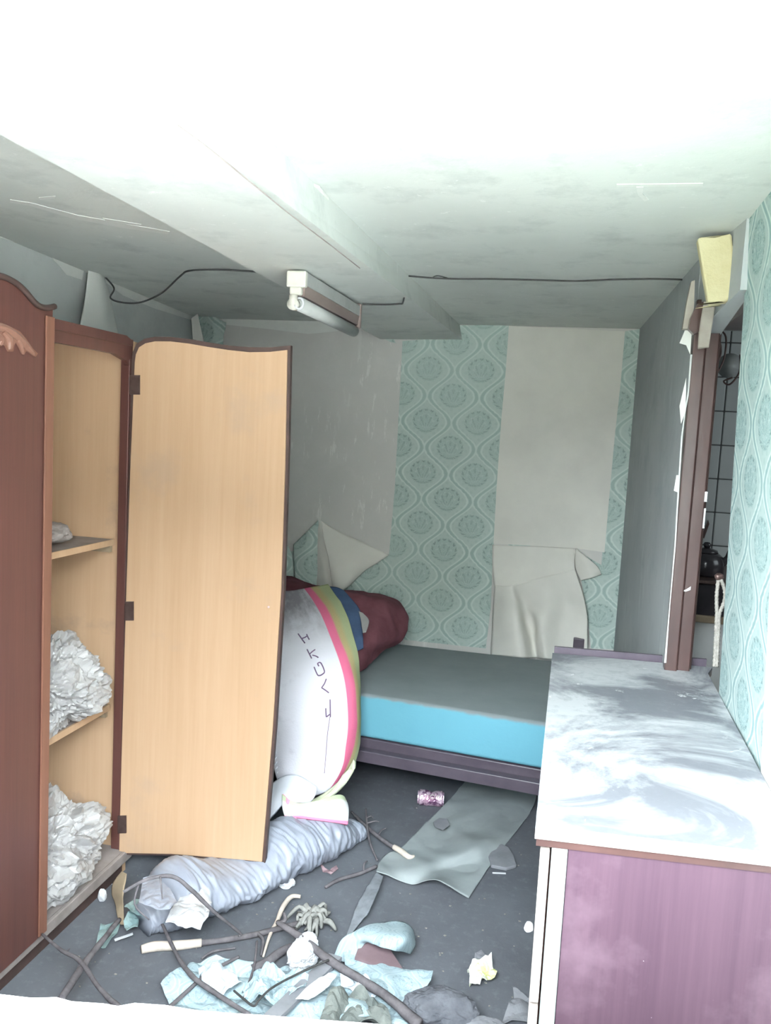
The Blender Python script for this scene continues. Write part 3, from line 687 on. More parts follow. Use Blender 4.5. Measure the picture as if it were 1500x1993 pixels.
# ------------------------------------------------------------------ bed
bd = empty('bed', (-.7, 3.75, 0)); tag(bd, 'narrow low bed with a dark purple grey steel frame by the back wall', 'bed')
def fr_y(x): return 3.165 - .105 * (x + .03)
def bedbox(x0, x1, dy0, dy1, z0, z1, bev=0):
    me = hexa([(x0, fr_y(x0) + dy0, z0), (x1, fr_y(x1) + dy0, z0), (x1, fr_y(x1) + dy1, z0), (x0, fr_y(x0) + dy1, z0),
               (x0, fr_y(x0) + dy0, z1), (x1, fr_y(x1) + dy0, z1), (x1, fr_y(x1) + dy1, z1), (x0, fr_y(x0) + dy1, z1)])
    return bevel(me, bev) if bev else me
obj('front_rail', bedbox(-1.72, .22, -.03, .015, .225, .275, .004), 'rail', bd)
obj('upper_rail', bedbox(-1.72, .22, .016, .05, .26, .312, .004), 'rail', bd)
obj('rear_rail', box(-1.72, .22, 4.12, 4.16, .225, .31, .004), 'rail', bd)
for x in (-1.70, -.75, .18): obj('cross_rail', hexa([(x, fr_y(x) + .05, .24), (x + .04, fr_y(x) + .05, .24), (x + .04, 4.12, .24), (x, 4.12, .24), (x, fr_y(x) + .05, .30), (x + .04, fr_y(x) + .05, .30), (x + .04, 4.12, .30), (x, 4.12, .30)]), 'rail', bd)
for x in (-1.69, .17):
    obj('leg', box(x, x + .04, fr_y(x) + .02, fr_y(x) + .06, 0, .26), 'rail', bd); obj('leg', box(x, x + .04, 4.1, 4.14, 0, .23), 'rail', bd)
obj('rear_post', box(.075, .128, 4.165, 4.195, .02, .615, .004), 'rail', bd)
ms = hexa([(-1.70, fr_y(-1.7) + .015, .314), (.24, fr_y(.24) + .015, .314), (.24, YB - .12, .314), (-1.7, YB - .12, .314),
           (-1.70, fr_y(-1.7) + .02, .50), (.24, fr_y(.24) + .02, .50), (.24, YB - .12, .50), (-1.7, YB - .12, .50)])
bevel(ms, .018, 4)
mt = obj('mattress', ms, 'mattress_t', None, True)
tag(mt, 'thin foam mattress, light blue sides and dirty grey top', 'mattress')

# maroon bedding heaped at the left end of the mattress
def heap(rows, mat, name, **k): return obj(name, sheet([[fy(*p) for p in r] for r in rows], **k), mat, None, True)
mr = heap([[(500, 1115, 4.06), (560, 1128, 4.06), (620, 1148, 4.06), (690, 1157, 4.06), (735, 1163, 4.05), (772, 1178, 4.04), (785, 1205, 4.03)],
           [(500, 1130, 3.9), (560, 1140, 3.9), (620, 1152, 3.88), (690, 1160, 3.88), (740, 1172, 3.86), (778, 1188, 3.9), (788, 1210, 3.96)],
           [(500, 1160, 3.8), (560, 1160, 3.8), (620, 1165, 3.78), (690, 1175, 3.76), (735, 1195, 3.74), (770, 1215, 3.82), (786, 1225, 3.9)],
           [(500, 1200, 3.66), (560, 1200, 3.66), (620, 1210, 3.62), (690, 1230, 3.60), (725, 1240, 3.62), (757, 1242, 3.74), (778, 1240, 3.86)],
           [(500, 1260, 3.56), (560, 1260, 3.56), (620, 1265, 3.54), (690, 1270, 3.50), (715, 1268, 3.60), (735, 1262, 3.74), (765, 1250, 3.86)],
           [(500, 1330, 3.50), (560, 1330, 3.50), (620, 1325, 3.50), (692, 1306, 3.52), (712, 1290, 3.6), (735, 1275, 3.72), (760, 1256, 3.84)]],
          'maroon', 'maroon_duvet', nu=60, nv=40, th=.02, crumple=.014, cs=7, seed=3)
tag(mr, 'maroon duvet heaped on the left end of the mattress', 'duvet')
bl = heap([[(640, 1143, 3.74), (655, 1146, 3.74), (668, 1152, 3.74)],
           [(655, 1180, 3.62), (675, 1185, 3.60), (700, 1192, 3.62)],
           [(670, 1225, 3.48), (690, 1232, 3.46), (704, 1236, 3.48)],
           [(680, 1258, 3.42), (692, 1268, 3.40), (707, 1262, 3.42)]], 'blue', 'blue_cloth', nu=12, nv=24, th=.008, crumple=.005, cs=9, seed=4)
tag(bl, 'dark blue cloth strip between the rainbow quilt and maroon duvet', 'cloth')
sc_ = heap([[(698, 1190, 3.58), (706, 1192, 3.58)], [(702, 1206, 3.52), (718, 1208, 3.53)], [(706, 1232, 3.44), (712, 1230, 3.45)]], 'plastic', 'pale_scrap', nu=8, nv=10, th=.003, crumple=.008, cs=9, seed=5)
tag(sc_, 'small pale scrap lying on the maroon duvet beside blue cloth', 'scrap')

# white quilt with a rainbow border, hanging from the bed onto the floor roll
def qr(y, xs, d): return [(x, y + dy, d + dd) for x, dy, dd in xs]
Q = [ # left, mid-left, mid, pink start, pink end, right edge
  [(470, 1165, 3.66), (520, 1160, 3.66), (560, 1157, 3.66), (588, 1152, 3.66), (605, 1149, 3.67), (640, 1144, 3.68)],
  [(470, 1200, 3.42), (520, 1198, 3.42), (570, 1195, 3.42), (612, 1192, 3.42), (636, 1190, 3.43), (668, 1188, 3.46)],
  [(470, 1260, 3.22), (520, 1258, 3.21), (580, 1256, 3.20), (638, 1253, 3.20), (662, 1252, 3.21), (687, 1250, 3.25)],
  [(470, 1330, 3.10), (520, 1328, 3.08), (590, 1326, 3.06), (660, 1323, 3.07), (683, 1322, 3.09), (694, 1321, 3.16)],
  [(518, 1400, 3.06), (545, 1400, 3.03), (600, 1398, 3.01), (666, 1396, 3.03), (688, 1396, 3.06), (695, 1395, 3.13)],
  [(530, 1460, 3.05), (556, 1458, 3.02), (605, 1456, 3.00), (660, 1452, 3.02), (682, 1450, 3.06), (692, 1446, 3.11)],
  [(541, 1502, 3.03), (566, 1502, 3.00), (610, 1502, 2.99), (655, 1492, 3.01), (668, 1490, 3.04), (682, 1486, 3.08)],
  [(552, 1540, 3.01), (574, 1545, 2.99), (600, 1548, 2.98), (628, 1538, 3.00), (640, 1535, 3.02), (655, 1528, 3.05)]]
qme = sheet([[fy(*p) for p in r] for r in Q], 60, 60, .018, .006, 5, seed=2)
# uv: columns are at u = 0,.2,.4,.6,.8,1 ; stripes use .655.. so remap on the fly
qo = obj('rainbow_quilt', qme, 'quilt', None, True)
tag(qo, 'white quilt with pink and yellow-green border draped off the bed', 'quilt')
fold = sheet([[fy(*p) for p in r] for r in (
    [(688, 1478, 3.010), (660, 1520, 2.970), (615, 1552, 2.930), (575, 1560, 2.900), (553, 1545, 2.890)],
    [(685, 1495, 2.980), (660, 1535, 2.940), (618, 1563, 2.900), (580, 1570, 2.870), (552, 1560, 2.870)],
    [(670, 1512, 2.970), (645, 1545, 2.940), (612, 1572, 2.890), (580, 1580, 2.860), (555, 1572, 2.870)])], 36, 10, .014, .003, 8, seed=6)
fo = obj('border_fold', fold, plain('yellow_green_border_cloth', (.56, .60, .40), (.68, .70, .56), 12, .9, .1, bump=.5), qo, True)
f2 = sheet([[fy(*p) for p in r] for r in (
    [(552, 1548, 2.820), (580, 1566, 2.790), (620, 1560, 2.810), (655, 1553, 2.870), (664, 1556, 2.890)],
    [(553, 1570, 2.790), (580, 1580, 2.770), (620, 1575, 2.790), (660, 1572, 2.830), (672, 1575, 2.860)],
    [(560, 1590, 2.770), (585, 1594, 2.750), (622, 1598, 2.770), (655, 1602, 2.800), (674, 1606, 2.820)])], 36, 16, .016, .004, 7, seed=7)
obj('folded_end', f2, 'quilt_fold', qo, True)
f3 = sheet([[fy(*p) for p in r] for r in (
    [(552, 1546, 2.815), (562, 1556, 2.795), (575, 1566, 2.785)],
    [(551, 1565, 2.790), (560, 1572, 2.775), (574, 1578, 2.765)],
    [(558, 1588, 2.765), (566, 1592, 2.755), (578, 1595, 2.745)])], 10, 10, .006, .001, 7, seed=7)
obj('pink_corner', f3, plain('pink_border_cloth', (.74, .20, .34), (.80, .36, .48), 12, .9, .1, bump=.4), qo, True)
f4 = sheet([[fy(*p) for p in r] for r in (
    [(505, 1590, 2.880), (520, 1545, 2.890), (545, 1520, 2.890), (575, 1512, 2.880), (615, 1535, 2.870)],
    [(508, 1598, 2.840), (528, 1565, 2.830), (552, 1545, 2.830), (580, 1540, 2.830), (612, 1548, 2.850)],
    [(520, 1600, 2.830), (535, 1585, 2.810), (550, 1568, 2.810), (570, 1560, 2.815), (600, 1560, 2.840)])], 26, 12, .014, .004, 7, seed=8)
obj('white_fold', f4, plain('white_quilt_cloth', (.72, .74, .80), (.62, .64, .70), 8, .9, .1, bump=.4), qo, True)
# hand-stitched letters down the quilt
def on_q(px, py):
    best = None
    r = Vector(ray(px, py)); 
    y = 3.2
    # depth of the quilt surface at this image height
    ys = [(1190, 3.40), (1256, 3.185), (1326, 3.045), (1398, 2.99), (1456, 2.98), (1502, 2.97)]
    for (a, da), (b, db) in zip(ys, ys[1:]):
        if a <= py <= b: y = da + (db - da) * (py - a) / (b - a)
    return fy(px, py, y - .012)
from mathutils.bvhtree import BVHTree
_bv = BVHTree.FromPolygons([v.co for v in qme.vertices], [tuple(p.vertices) for p in qme.polygons])
def on_q(px, py):
    d = Vector(ray(px, py)).normalized(); o = Vector((0, 0, EYE))
    h = _bv.ray_cast(o, d); return (h[0] - d * .002) if h[0] else fy(px, py, 3.0)
S = 9.97
def L(*pts): return tube([on_q(560 + x / S, 1210 + y / S) for x, y in pts], .0026, 6, 4)
LET = [[L((200, 235), (265, 325), (330, 415)), L((270, 325), (330, 305), (365, 280)), L((365, 245), (390, 300), (415, 345))],
       [L((375, 540), (420, 630), (460, 710)), L((430, 620), (480, 575), (530, 540)), L((480, 650), (540, 665), (590, 695))],
       [L((510, 880), (570, 1020), (610, 1045), (670, 1020), (710, 960), (640, 800), (580, 810), (600, 860))],
       [L((745, 1110), (710, 1200), (655, 1280)), L((655, 1280), (730, 1330), (795, 1380))],
       [L((735, 1680), (745, 1850)), L((745, 1850), (825, 1790)), L((820, 1510), (825, 1850))]]
for g in LET: obj('stitched_letter', merge(g), 'stitch', qo, True)
obj('seam', tube([on_q(x, y) for x, y in ((642, 1395), (637, 1430), (634, 1470), (631, 1505))], .0012, 5, 4), 'stitch', qo, True)
fringe = []
for k in range(16):
    t = k / 15; x = 522 + 26 * t ** 1.5; y = 1400 + 118 * t
    fringe.append(tube([fy(x + 8, y - 3, 3.03), fy(x - 2, y + 11, 3.0)], [.005, .0015], 5, 1))
fr_o = obj('fringe', merge(fringe), plain('white_fringe', (.7, .72, .78), None, 10, .9, bump=0), qo); fr_o['kind'] = 'stuff'
for pts in ([(524, 1385), (532, 1430), (546, 1500), (552, 1520)],):
    obj('lace_edge', tube([fy(x, y, 3.03) for x, y in pts], .005, 6, 5), 'silver', qo, True)

# silver roll on the floor
def roll():
    ax = [Vector((-1.20, 2.22, 0)), Vector((-1.13, 2.33, 0)), Vector((-1.02, 2.50, 0)), Vector((-.91, 2.68, 0)), Vector((-.81, 2.84, 0)), Vector((-.73, 2.98, 0)), Vector((-.68, 3.07, 0))]
    R = [.055, .125, .125, .115, .10, .055, .010]
    FL = [.75, .72, .46, .78, .86, .75, .6]
    n, seg = 260, 72; vs_, fs = [], []; up = Vector((0, 0, 1))
    for k in range(n + 1):
        t = k / n; c = cr(ax, t); c2 = cr(ax, min(t + .01, 1)); c0 = cr(ax, max(t - .01, 0)); T = (c2 - c0).normalized()
        s = T.cross(up).normalized(); q = t * 6; i = min(int(q), 5); f = q - i; f = f * f * (3 - 2 * f); r = R[i] + (R[i + 1] - R[i]) * f; fl_ = FL[i] + (FL[i + 1] - FL[i]) * f; c.z = r * fl_
        for j in range(seg):
            a = 2 * math.pi * j / seg; d = s * math.cos(a) + up * math.sin(a)
            # pulled cloth folds run slantwise round the roll
            w = math.sin((t * 58 + a * 1.3 + 2.5 * noise.noise(Vector((t * 6, math.cos(a), math.sin(a))))) * 1.0)
            w2 = 1 - 2 * abs(noise.noise(Vector((t * 26, math.cos(a) * 1.2 + t * 5, math.sin(a) * 1.2))))
            w3 = 1 - 2 * abs(noise.noise(Vector((t * 60 + a * .8, a * 1.1, 3))))
            rr = r * (1 + .022 * w + .07 * (w2 - .5) + .075 * w3)
            d = s * math.cos(a) + up * math.sin(a) * fl_; p = c + d * rr; p.z = max(p.z, .004); vs_.append(p)
    for k in range(n):
        for j in range(seg): fs.append((k * seg + j, k * seg + (j + 1) % seg, (k + 1) * seg + (j + 1) % seg, (k + 1) * seg + j))
    fs.append(tuple(range(seg))[::-1]); fs.append(tuple(range(n * seg, (n + 1) * seg)))
    return mesh(vs_, fs)
rl = obj('bedding_roll', roll(), 'silver', None, True); tag(rl, 'silver grey satin bedding roll lying on the floor under the open door', 'bedding')

# ------------------------------------------------------------------ litter on the floor
def fl(pts, z=.004): return [fz(x, y, z) for x, y in pts]
def scrap(name, pts, mat, label, cat='scrap', z=.004, amp=.01, cs=14, th=.0015, seed=0, lift=None, group=None):
    o = obj(name, poly_sheet(fl(pts, z), th, amp, cs, 6, seed, lift=lift), mat, None, False)
    return tag(o, label, cat, group)
lp_rows = [[(915, 1508), (960, 1506), (1000, 1508), (1046, 1516)],
           [(880, 1550), (935, 1552), (985, 1555), (1042, 1560)],
           [(830, 1600), (895, 1605), (955, 1605), (1015, 1605)],
           [(785, 1645), (850, 1652), (915, 1652), (985, 1642)],
           [(745, 1668), (810, 1688), (870, 1692), (950, 1690)],
           [(732, 1695), (800, 1722), (848, 1712), (912, 1748)]]
def pz(j, i): return .006 + (.035 if (j, i) in ((4, 1), (5, 0), (3, 2)) else 0) + (.05 if (j, i) == (5, 2) else 0)
lg = obj('paper_sheet', sheet([[fz(x, y, pz(j, i)) for i, (x, y) in enumerate(r)] for j, r in enumerate(lp_rows)], 46, 50, .0015, .009, 6, seed=4), 'lining', None, True)
_n = len(lg.data.vertices) // 2
for v in lg.data.vertices: v.co.z = max(v.co.z, .005 if v.index < _n else .002)
tag(lg, 'long grey-green sheet of paper on the floor before the bed', 'paper')
obj('wet_stain', slab([fz(x, y, .03) for x, y in ((843, 1600), (855, 1592), (870, 1594), (875, 1606), (862, 1616), (847, 1610))], (0, 0, .001)), 'slate', lg)

can = empty('drink_can', fz(838, 1550, 0)); tag(can, 'crushed pink drink can on the floor in front of the bed', 'can')
cp = fz(838, 1553, .033); ca = []
ax = Vector((1, .15, 0)).normalized()
def canbody():
    vs_, fs = [], []; n, seg = 26, 36; s = ax.cross(Vector((0, 0, 1)))
    for k in range(n + 1):
        t = k / n; c = cp + ax * (t - .5) * .112
        for j in range(seg):
            a = 2 * math.pi * j / seg; d = s * math.cos(a) + Vector((0, 0, 1)) * math.sin(a)
            r = .031 * (1 - .25 * math.exp(-((t - .55) / .1) ** 2) * (math.sin(a) > 0)) * (1 - .16 * (t < .04 or t > .96))
            r += .004 * abs(noise.noise(Vector((t * 7, math.cos(a) * 2, math.sin(a) * 2))))
            vs_.append(c + d * r)
    for k in range(n):
        for j in range(seg): fs.append((k * seg + j, k * seg + (j + 1) % seg, (k + 1) * seg + (j + 1) % seg, (k + 1) * seg + j))
    return mesh(vs_, fs)
obj('can_body', canbody(), 'pink', can, False)
obj('can_end', tube([cp + ax * .054, cp + ax * .057], .026, 24, 1), 'silver', can, False)
obj('can_end', tube([cp - ax * .057, cp - ax * .054], .026, 24, 1), 'silver', can, False)
def cl(pts): return tube([cp + ax * x + Vector((0, -.020 - 0, .0)) + Vector((0, -.008, z)) for x, z in pts], .0016, 5, 1, linear=True)
cm = merge([cl([(-.020, .026), (-.020, .012), (-.006, .012), (-.006, .026), (-.020, .026)]), cl([(.004, .026), (.004, .010), (.020, .012), (.018, .026), (.004, .026)]), cl([(.030, .026), (.038, .012)]), cl([(.040, .026), (.028, .012)])])
obj('can_print', cm, 'cream', can)

ST = 'twigs and branches strewn on the floor'
def branch(name, pts, r, label, mat='twig', side=(), pale=None):
    P = [fz(x, y, z) for x, y, z in pts]
    r = [q * .85 for q in r]
    t = tube(P, r, 8, 7, wob=.25); ms_ = [t]
    for s in side: ms_.append(tube([fz(x, y, z) for x, y, z in s[0]], s[1], 6, 4, wob=.2))
    o = obj(name, merge(ms_), mat, None, True); tag(o, label, 'branch', ST)
    if pale:
        obj('peeled_end', tube([fz(x, y, z) for x, y, z in pale[0]], pale[1], 10, 6, wob=.15), 'twigpale', o, True)
    return o
branch('branch', [(380, 1836, .014), (460, 1826, .016), (560, 1803, .018), (640, 1775, .02)], [.011, .010, .010, .006], 'long straight stick with a peeled pale left end on the floor', pale=([(275, 1848, .014), (300, 1842, .014), (340, 1840, .014), (392, 1835, .014)], [.012, .015, .014, .012]), side=(([(500, 1815, .02), (512, 1830, .02), (508, 1860, .01)], [.006, .003]),))
branch('branch', [(540, 1795, .10), (590, 1828, .10), (640, 1868, .09), (700, 1905, .08), (760, 1945, .07), (815, 1995, .06)], [.010, .013, .014, .014, .016, .018], 'thick dark branch slanting down across the blue paper heap', side=(([(545, 1797, .10), (555, 1790, .11), (552, 1776, .12)], [.008, .004]),))
branch('branch', [(585, 1745, .03), (568, 1745, .03), (552, 1762, .03), (540, 1790, .02), (525, 1820, .014), (512, 1862, .01)], [.007, .009, .010, .008, .006, .004], 'short forked pale twig curling at its upper end', 'twigpale')
branch('branch', [(240, 1736, .30), (285, 1712, .32), (335, 1706, .30), (372, 1732, .26), (420, 1778, .16), (466, 1815, .06), (464, 1822, .05)], [.005, .006, .007, .007, .006, .005, .003], 'thin arching branch bent over the end of the silver roll', side=(([(312, 1706, .32), (316, 1750, .28)], [.003, .002]), ([(270, 1720, .31), (262, 1760, .27), (290, 1790, .22)], [.003, .002])))
branch('branch', [(314, 1795, .05), (330, 1830, .05), (352, 1872, .05), (380, 1905, .06), (430, 1940, .06), (485, 1975, .06)], [.005, .006, .007, .008, .008, .007], 'dark twig running down to the left end of the blue paper')
branch('branch', [(82, 1818, .12), (120, 1850, .14), (155, 1870, .16), (195, 1925, .18), (240, 1968, .2), (265, 1985, .2)], [.004, .006, .007, .007, .009, .014], 'thorny twig sloping from the wardrobe foot to the window sill', side=(([(130, 1852, .14), (136, 1846, .15)], [.003, .001]), ([(158, 1876, .16), (150, 1882, .16)], [.003, .001])))
branch('branch', [(232, 1790, .05), (200, 1830, .07), (165, 1875, .08), (118, 1945, .1)], [.008, .010, .012, .012], 'grey stick lying parallel to the wardrobe foot')
branch('branch', [(465, 1862, .035), (430, 1880, .035), (390, 1906, .035), (325, 1965, .03)], [.005, .006, .006, .007], 'straight twig crossing the left part of the blue paper')
branch('branch', [(490, 1885, .02), (520, 1872, .022), (550, 1850, .024), (575, 1840, .022)], [.014, .016, .015, .010], 'thick short piece of dead wood left of the white foam')
branch('branch', [(392, 1866, .008), (415, 1852, .01), (458, 1845, .008)], [.003, .005, .003], 'small thin twig just under the long straight stick')
branch('branch', [(684, 1580, .03), (710, 1606, .03), (745, 1635, .03), (778, 1656, .02), (800, 1668, .02)], [.005, .008, .009, .009, .006], 'knobbly twig with a whitish end touching the paper sheet', pale=([(766, 1648, .03), (782, 1658, .03), (796, 1668, .03), (806, 1666, .03)], [.009, .012, .010, .004]), side=(([(735, 1628, .03), (742, 1616, .04), (752, 1612, .04)], [.004, .002]),))
branch('branch', [(712, 1575, .05), (714, 1605, .04), (720, 1640, .03), (734, 1675, .02)], [.004, .006, .006, .004], 'upright small twig with side shoots near the quilt', side=(([(713, 1592, .045), (722, 1588, .05), (726, 1592, .05)], [.003, .002]), ([(714, 1602, .045), (730, 1598, .05), (738, 1600, .05)], [.003, .002])))
branch('branch', [(633, 1727, .01), (660, 1712, .012), (700, 1700, .014), (732, 1686, .012)], [.006, .008, .007, .008], 'grey lichened twig pointing at the tip of the paper sheet', side=(([(708, 1697, .014), (708, 1682, .03), (714, 1676, .03)], [.004, .003]),))
branch('branch', [(500, 1832, .04), (494, 1880, .04), (475, 1945, .04)], [.004, .004, .005], 'short upright twig over the middle of the blue paper')
cl_ = []
for k in range(40):
    a = random.uniform(0, 6.28); p0 = fz(610 + random.uniform(-14, 14), 1790 + random.uniform(-8, 8), .03)
    d = Vector((math.cos(a), math.sin(a), 0)) * random.uniform(.02, .07); mid = p0 + d * .5 + Vector((random.uniform(-.015, .015), random.uniform(-.015, .015), random.uniform(0, .035)))
    e = p0 + d; e.z = random.uniform(.006, .04); cl_.append(tube([p0, mid, e], [.011 * random.uniform(.5, 1), .008, .004], 6, 4, wob=.9))
o = obj('root_clump', merge(cl_), plain('dried_root', (.34, .34, .32), (.20, .20, .19), 30, .9, .1, bump=.9, bscale=70), None, True); tag(o, 'tangled dried root clump beside the long stick', 'root')
for x in range(5):
    pass
wr = obj('thin_wire', tube([fz(455, 1928, .09), fz(475, 1945, .09), (fz(494, 1958, .09)), fz(505, 1945, .10), fz(530, 1922, .10), fz(580, 1895, .10), fz(640, 1868, .11)], .003, 6, 6), 'cable', None, True)
tag(wr, 'bent black wire over the blue paper heap', 'wire')
lath = obj('brown_lath', slab([fz(505, 1990, .07), fz(540, 1992, .07), fz(665, 1870, .07), fz(640, 1862, .07)], (0, 0, .012)), 'slate', None); tag(lath, 'flat purple brown lath lying across the blue paper', 'lath')
bk = obj('bark_strip', sheet([[fz(735, 1696, .03), fz(746, 1706, .03)], [fz(712, 1730, .03), fz(734, 1740, .045)], [fz(692, 1770, .02), fz(716, 1778, .03)], [fz(680, 1805, .01), fz(698, 1800, .012)], [fz(674, 1822, .008), fz(682, 1822, .008)]], 8, 26, .004, .006, 20), 'bark', None, True)
tag(bk, 'long grey strip of bark below the tip of the paper sheet', 'bark')

scrap('wallpaper_scrap', [(312, 1935), (330, 1915), (355, 1905), (372, 1880), (420, 1875), (470, 1885), (520, 1890), (560, 1885), (600, 1895), (640, 1905), (650, 1950), (640, 2010), (330, 2010), (335, 1965)], 'bluepaper', 'large pale blue wallpaper scrap, left part of the floor heap', amp=.03, cs=7, seed=1)
scrap('wallpaper_scrap', [(668, 1862), (700, 1868), (760, 1885), (842, 1900), (838, 1918), (800, 1962), (790, 1968), (740, 1945), (700, 1915), (672, 1890)], 'bluepaper', 'pale green patterned wallpaper piece right of the dark branch', z=.03, amp=.02, cs=8, seed=2)
scrap('wallpaper_scrap', [(560, 1940), (640, 1905), (720, 1920), (790, 1965), (800, 2010), (520, 2010)], 'bluepaper', 'crumpled blue grey wallpaper at the bottom edge', z=.02, amp=.035, cs=8, seed=3)
cu = sheet([[fz(650, 1860, .02), fz(668, 1872, .02), fz(690, 1866, .03)], [fz(665, 1828, .07), fz(690, 1835, .07), fz(712, 1832, .07)], [fz(700, 1808, .09), fz(718, 1822, .10), fz(728, 1838, .09)],
            [fz(755, 1794, .09), fz(752, 1818, .12), fz(745, 1845, .10)], [fz(795, 1800, .08), fz(790, 1825, .12), fz(772, 1850, .09)], [fz(808, 1825, .03), fz(806, 1840, .05), fz(798, 1856, .03)]], 20, 40, .002, .006, 10, seed=5)
tag(obj('curled_wallpaper', cu, 'bluepaper', None, True), 'curled pale blue wallpaper strip arching over brown board', 'scrap')
bb = obj('brown_board', slab([fz(700, 1840, .05), fz(730, 1828, .06), (fz(752, 1842, .05)), fz(782, 1888, .035), fz(740, 1885, .035), fz(690, 1868, .04)], (0, 0, .008)), plain('rusty_brown_board', (.22, .15, .165), (.16, .11, .12), 9), None); tag(bb, 'rusty brown board piece under the curled wallpaper', 'board')
scrap('wallpaper_scrap', [(575, 1945), (600, 1920), (640, 1895), (655, 1900), (640, 1925), (600, 1948)], 'whitelump', 'narrow white paper strip beside the brown lath', z=.095, amp=.006, seed=7)
scrap('wallpaper_scrap', [(186, 1845), (196, 1800), (235, 1802), (228, 1818), (205, 1846)], 'greenglass', 'flat grey green film scrap near the wardrobe foot', amp=.01, seed=8)
scrap('wallpaper_scrap', [(240, 1800), (258, 1775), (270, 1790), (268, 1815), (246, 1820)], 'greenglass', 'small teal film scrap at the near end of the silver roll', z=.03, amp=.02, seed=9)
scrap('plastic_sheet', [(270, 1762), (278, 1712), (300, 1706), (330, 1730), (345, 1760), (330, 1775), (300, 1772)], 'silver', 'pale lilac plastic patch draped on the roll end', z=.22, amp=.01, seed=10)
scrap('plastic_sheet', [(322, 1800), (340, 1765), (372, 1722), (400, 1735), (412, 1760), (405, 1790), (390, 1812), (350, 1808)], 'whitelump', 'crumpled white plastic piece in front of the roll', z=.12, amp=.02, seed=11)
scrap('plastic_sheet', [(242, 1770), (260, 1752), (300, 1765), (330, 1775), (320, 1800), (280, 1790)], 'greenglass', 'grey film lying at the foot of the roll', z=.05, amp=.015, seed=12)
scrap('paper_strip', [(222, 1828), (258, 1815), (259, 1819), (224, 1832)], 'whitelump', 'thin white strip beside the teal film scrap', z=.02, amp=.002, seed=13)
o = obj('curled_card', sheet([[fz(238, 1696, .14), fz(245, 1700, .15)], [fz(218, 1722, .10), fz(242, 1728, .12)], [fz(224, 1760, .05), fz(240, 1765, .06)], [fz(234, 1800, .02), fz(242, 1800, .02)]], 8, 20, .003, .006, 12), 'cardboard', None, True); tag(o, 'curled tan card between the wardrobe foot and the roll', 'card')
def lump(px, py, s, mat, label, name, cat, seed, sub=4, z=.0, k1=.3, k2=.15):
    o = obj(name, crumpled(fz(px, py, z + s[2] * .8), s, sub, k1, k2, seed, floorz=z + .001), mat, None, False); return tag(o, label, cat)
lump(553, 1717, (.036, .022, .02), 'whitelump', 'white lump on the bare floor right of the roll', 'plaster_lump', 'rubble', 1)
lump(199, 1744, (.013, .012, .022), 'whitelump', 'small white lump under the wardrobe foot', 'plaster_lump', 'rubble', 2)
lump(590, 1855, (.036, .05, .04), 'whitelump', 'bright white foam crumple between stick and branch', 'foam_scrap', 'foam', 3, 5, .04, .4, .3)
lump(858, 1968, (.095, .06, .05), 'rock', 'rough grey rubble piece at the lower edge', 'rubble_piece', 'rubble', 4, 5)
scrap('mouldy_paper', [(620, 2005), (640, 1960), (665, 1945), (700, 1938), (735, 1955), (760, 1990), (765, 2010)], plain('mouldy_paper', (.20, .215, .20), (.11, .125, .12), 16, .9, bump=.9, bscale=60), 'mouldy grey-green crumpled paper at the bottom edge', z=.05, amp=.035, cs=14, seed=21)
scrap('wallpaper_scrap', [(470, 1935), (520, 1900), (560, 1905), (600, 1925), (590, 1950), (540, 1965), (480, 1960)], 'bluepaper', 'crinkled pale blue scrap lying on top of the heap middle', z=.05, amp=.05, cs=14, seed=22)
scrap('wallpaper_scrap', [(385, 1895), (420, 1878), (455, 1900), (470, 1925), (430, 1945), (395, 1925)], plain('white_blue_paper', (.56, .62, .66), (.42, .49, .54), 9, .8, bump=.5), 'whitish crinkled scrap at the top left of the heap', z=.03, amp=.04, cs=16, seed=23)
scrap('wallpaper_scrap', [(655, 1895), (690, 1905), (720, 1925), (735, 1945), (700, 1950), (665, 1930)], plain('white_blue_paper', (.58, .64, .68), (.44, .5, .56), 9, .8, bump=.5), 'whitish scrap tucked under the thick dark branch', z=.045, amp=.03, cs=16, seed=24)
lump(940, 2010, (.07, .04, .035), 'slate', 'rounded grey stone at the bottom edge', 'stone', 'stone', 6, 4)
scrap('cyan_scrap', [(872, 1952), (880, 1941), (905, 1968), (912, 1980), (880, 2000), (868, 1975)], 'cyan', 'light blue plastic scrap beside the grey rubble', z=.04, amp=.01, seed=14)
scrap('paper_piece', [(1000, 1945), (996, 1930), (1012, 1940), (1030, 1950), (1030, 1993), (975, 1993), (985, 1975)], 'slate', 'grey paper piece on the floor against the chest', amp=.02, seed=15)
o = obj('flat_stone', slab(fl([(950, 1672), (958, 1656), (975, 1648), (990, 1655), (1000, 1672), (1005, 1690), (985, 1696), (955, 1690)], .001), (0, 0, .014)), 'slate', None); bevel(o.data, .004); tag(o, 'flat grey stone beside the end of the paper sheet', 'stone')
o = obj('cigarette_end', tube([fz(958, 1699, .004), fz(984, 1700, .004)], .003, 8, 1), 'whitelump', None); tag(o, 'thin white stick beside the flat grey stone', 'stick')
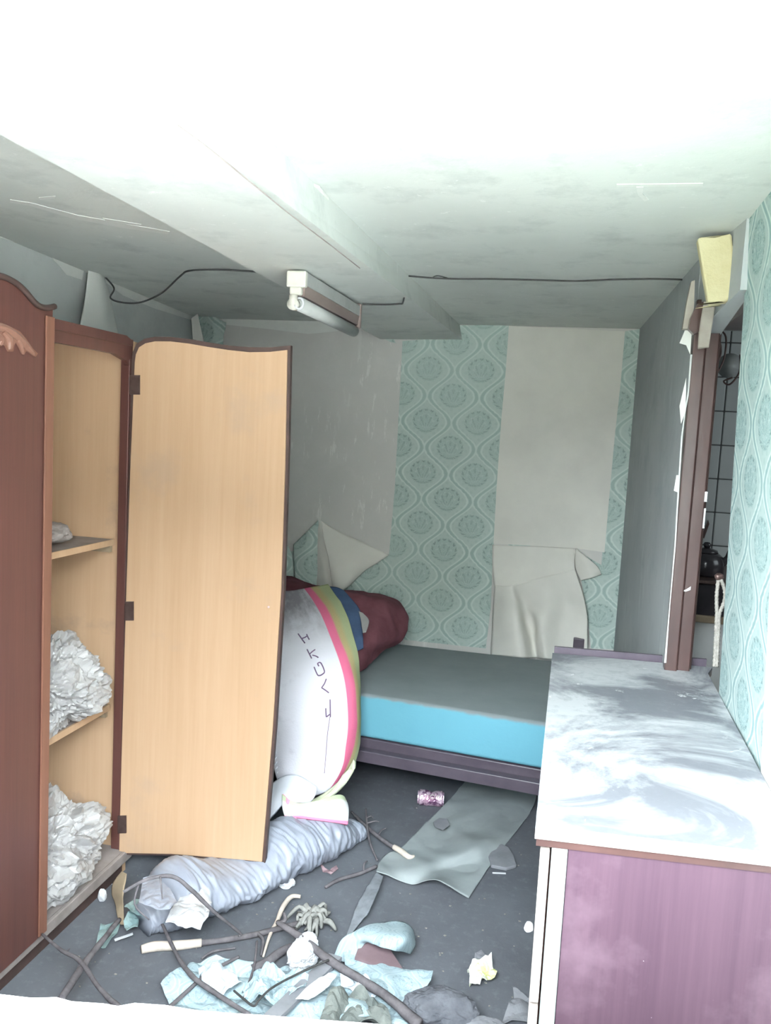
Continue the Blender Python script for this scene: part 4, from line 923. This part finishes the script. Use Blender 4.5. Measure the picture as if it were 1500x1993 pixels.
wv = [(908, 1898), (920, 1880), (930, 1880), (932, 1872), (955, 1876), (958, 1890), (966, 1905), (962, 1912), (948, 1915), (946, 1922), (936, 1922), (933, 1926), (914, 1927), (913, 1910)]
scrap('sweet_wrapper', wv, 'wrapper', 'crumpled white and yellow wrapper alone on the floor', 'wrapper', amp=.03, cs=22, seed=16)
scrap('dust_clump', [(922, 1872), (924, 1858), (936, 1850), (946, 1860), (942, 1870), (932, 1876)], 'slate', 'faint grey dust clump above the yellow wrapper', 'dust', amp=.008, cs=20, seed=17)
scrap('pink_flake', [(620, 1682), (632, 1692), (642, 1694), (655, 1685), (658, 1692), (644, 1702), (628, 1697)], plain('rusty_flake', (.45, .32, .34), (.2, .12, .14), 30), 'curled pinkish flake on the bare floor', 'flake', amp=.01, cs=20, seed=18)
ch = []
for k in range(150):
    x = random.uniform(150, 1035); y = random.uniform(1560, 1960); p = fz(x, y, .0015)
    if p.y > 3.1 and p.x < -.6 or p.x < -1.38: continue
    s = random.uniform(.0015, .005); a = random.uniform(0, 3)
    ch.append(mesh([p + Vector((s * math.cos(a + t), s * .7 * math.sin(a + t), h)) for h in (0, .002) for t in (0, 1.6, 3.1, 4.7)], [(0, 1, 2, 3), (4, 5, 6, 7), (0, 1, 5, 4), (1, 2, 6, 5), (2, 3, 7, 6), (3, 0, 4, 7)]))
o = obj('floor_crumbs', merge(ch), 'rope', None); tag(o, 'tiny pale crumbs scattered over the dark floor', 'crumbs', kind='stuff')

# ground outside (never in view, gives back the daylight that reaches the ceiling)
o = struct('ground', box(-.5, 14, -16, .29, -.25, -.05), 'yard', label='paved yard outside the window')
struct('absorber', box(-14, -.5, -16, .29, -.25, -.06), plain('dark_green_ground', (.13, .15, .08), (.09, .11, .06), 6, .95, bump=.6), label='lawn outside the window, unseen, added to cut bounced light')  # unseen dark ground, added to weaken the bounce from the left
struct('sky_blocker', merge([box(-1.2, 14, -9, -8, -.05, 5.0), box(-14, -1.2, -9, -8, -.05, 2.8)]), plain('dark_blocker_render', (.22, .205, .19), (.16, .15, .14), 3, .9), label='unseen wall across the yard, added to block low sky light')  # unseen wall in two heights, added to shape the sky light

rebase()
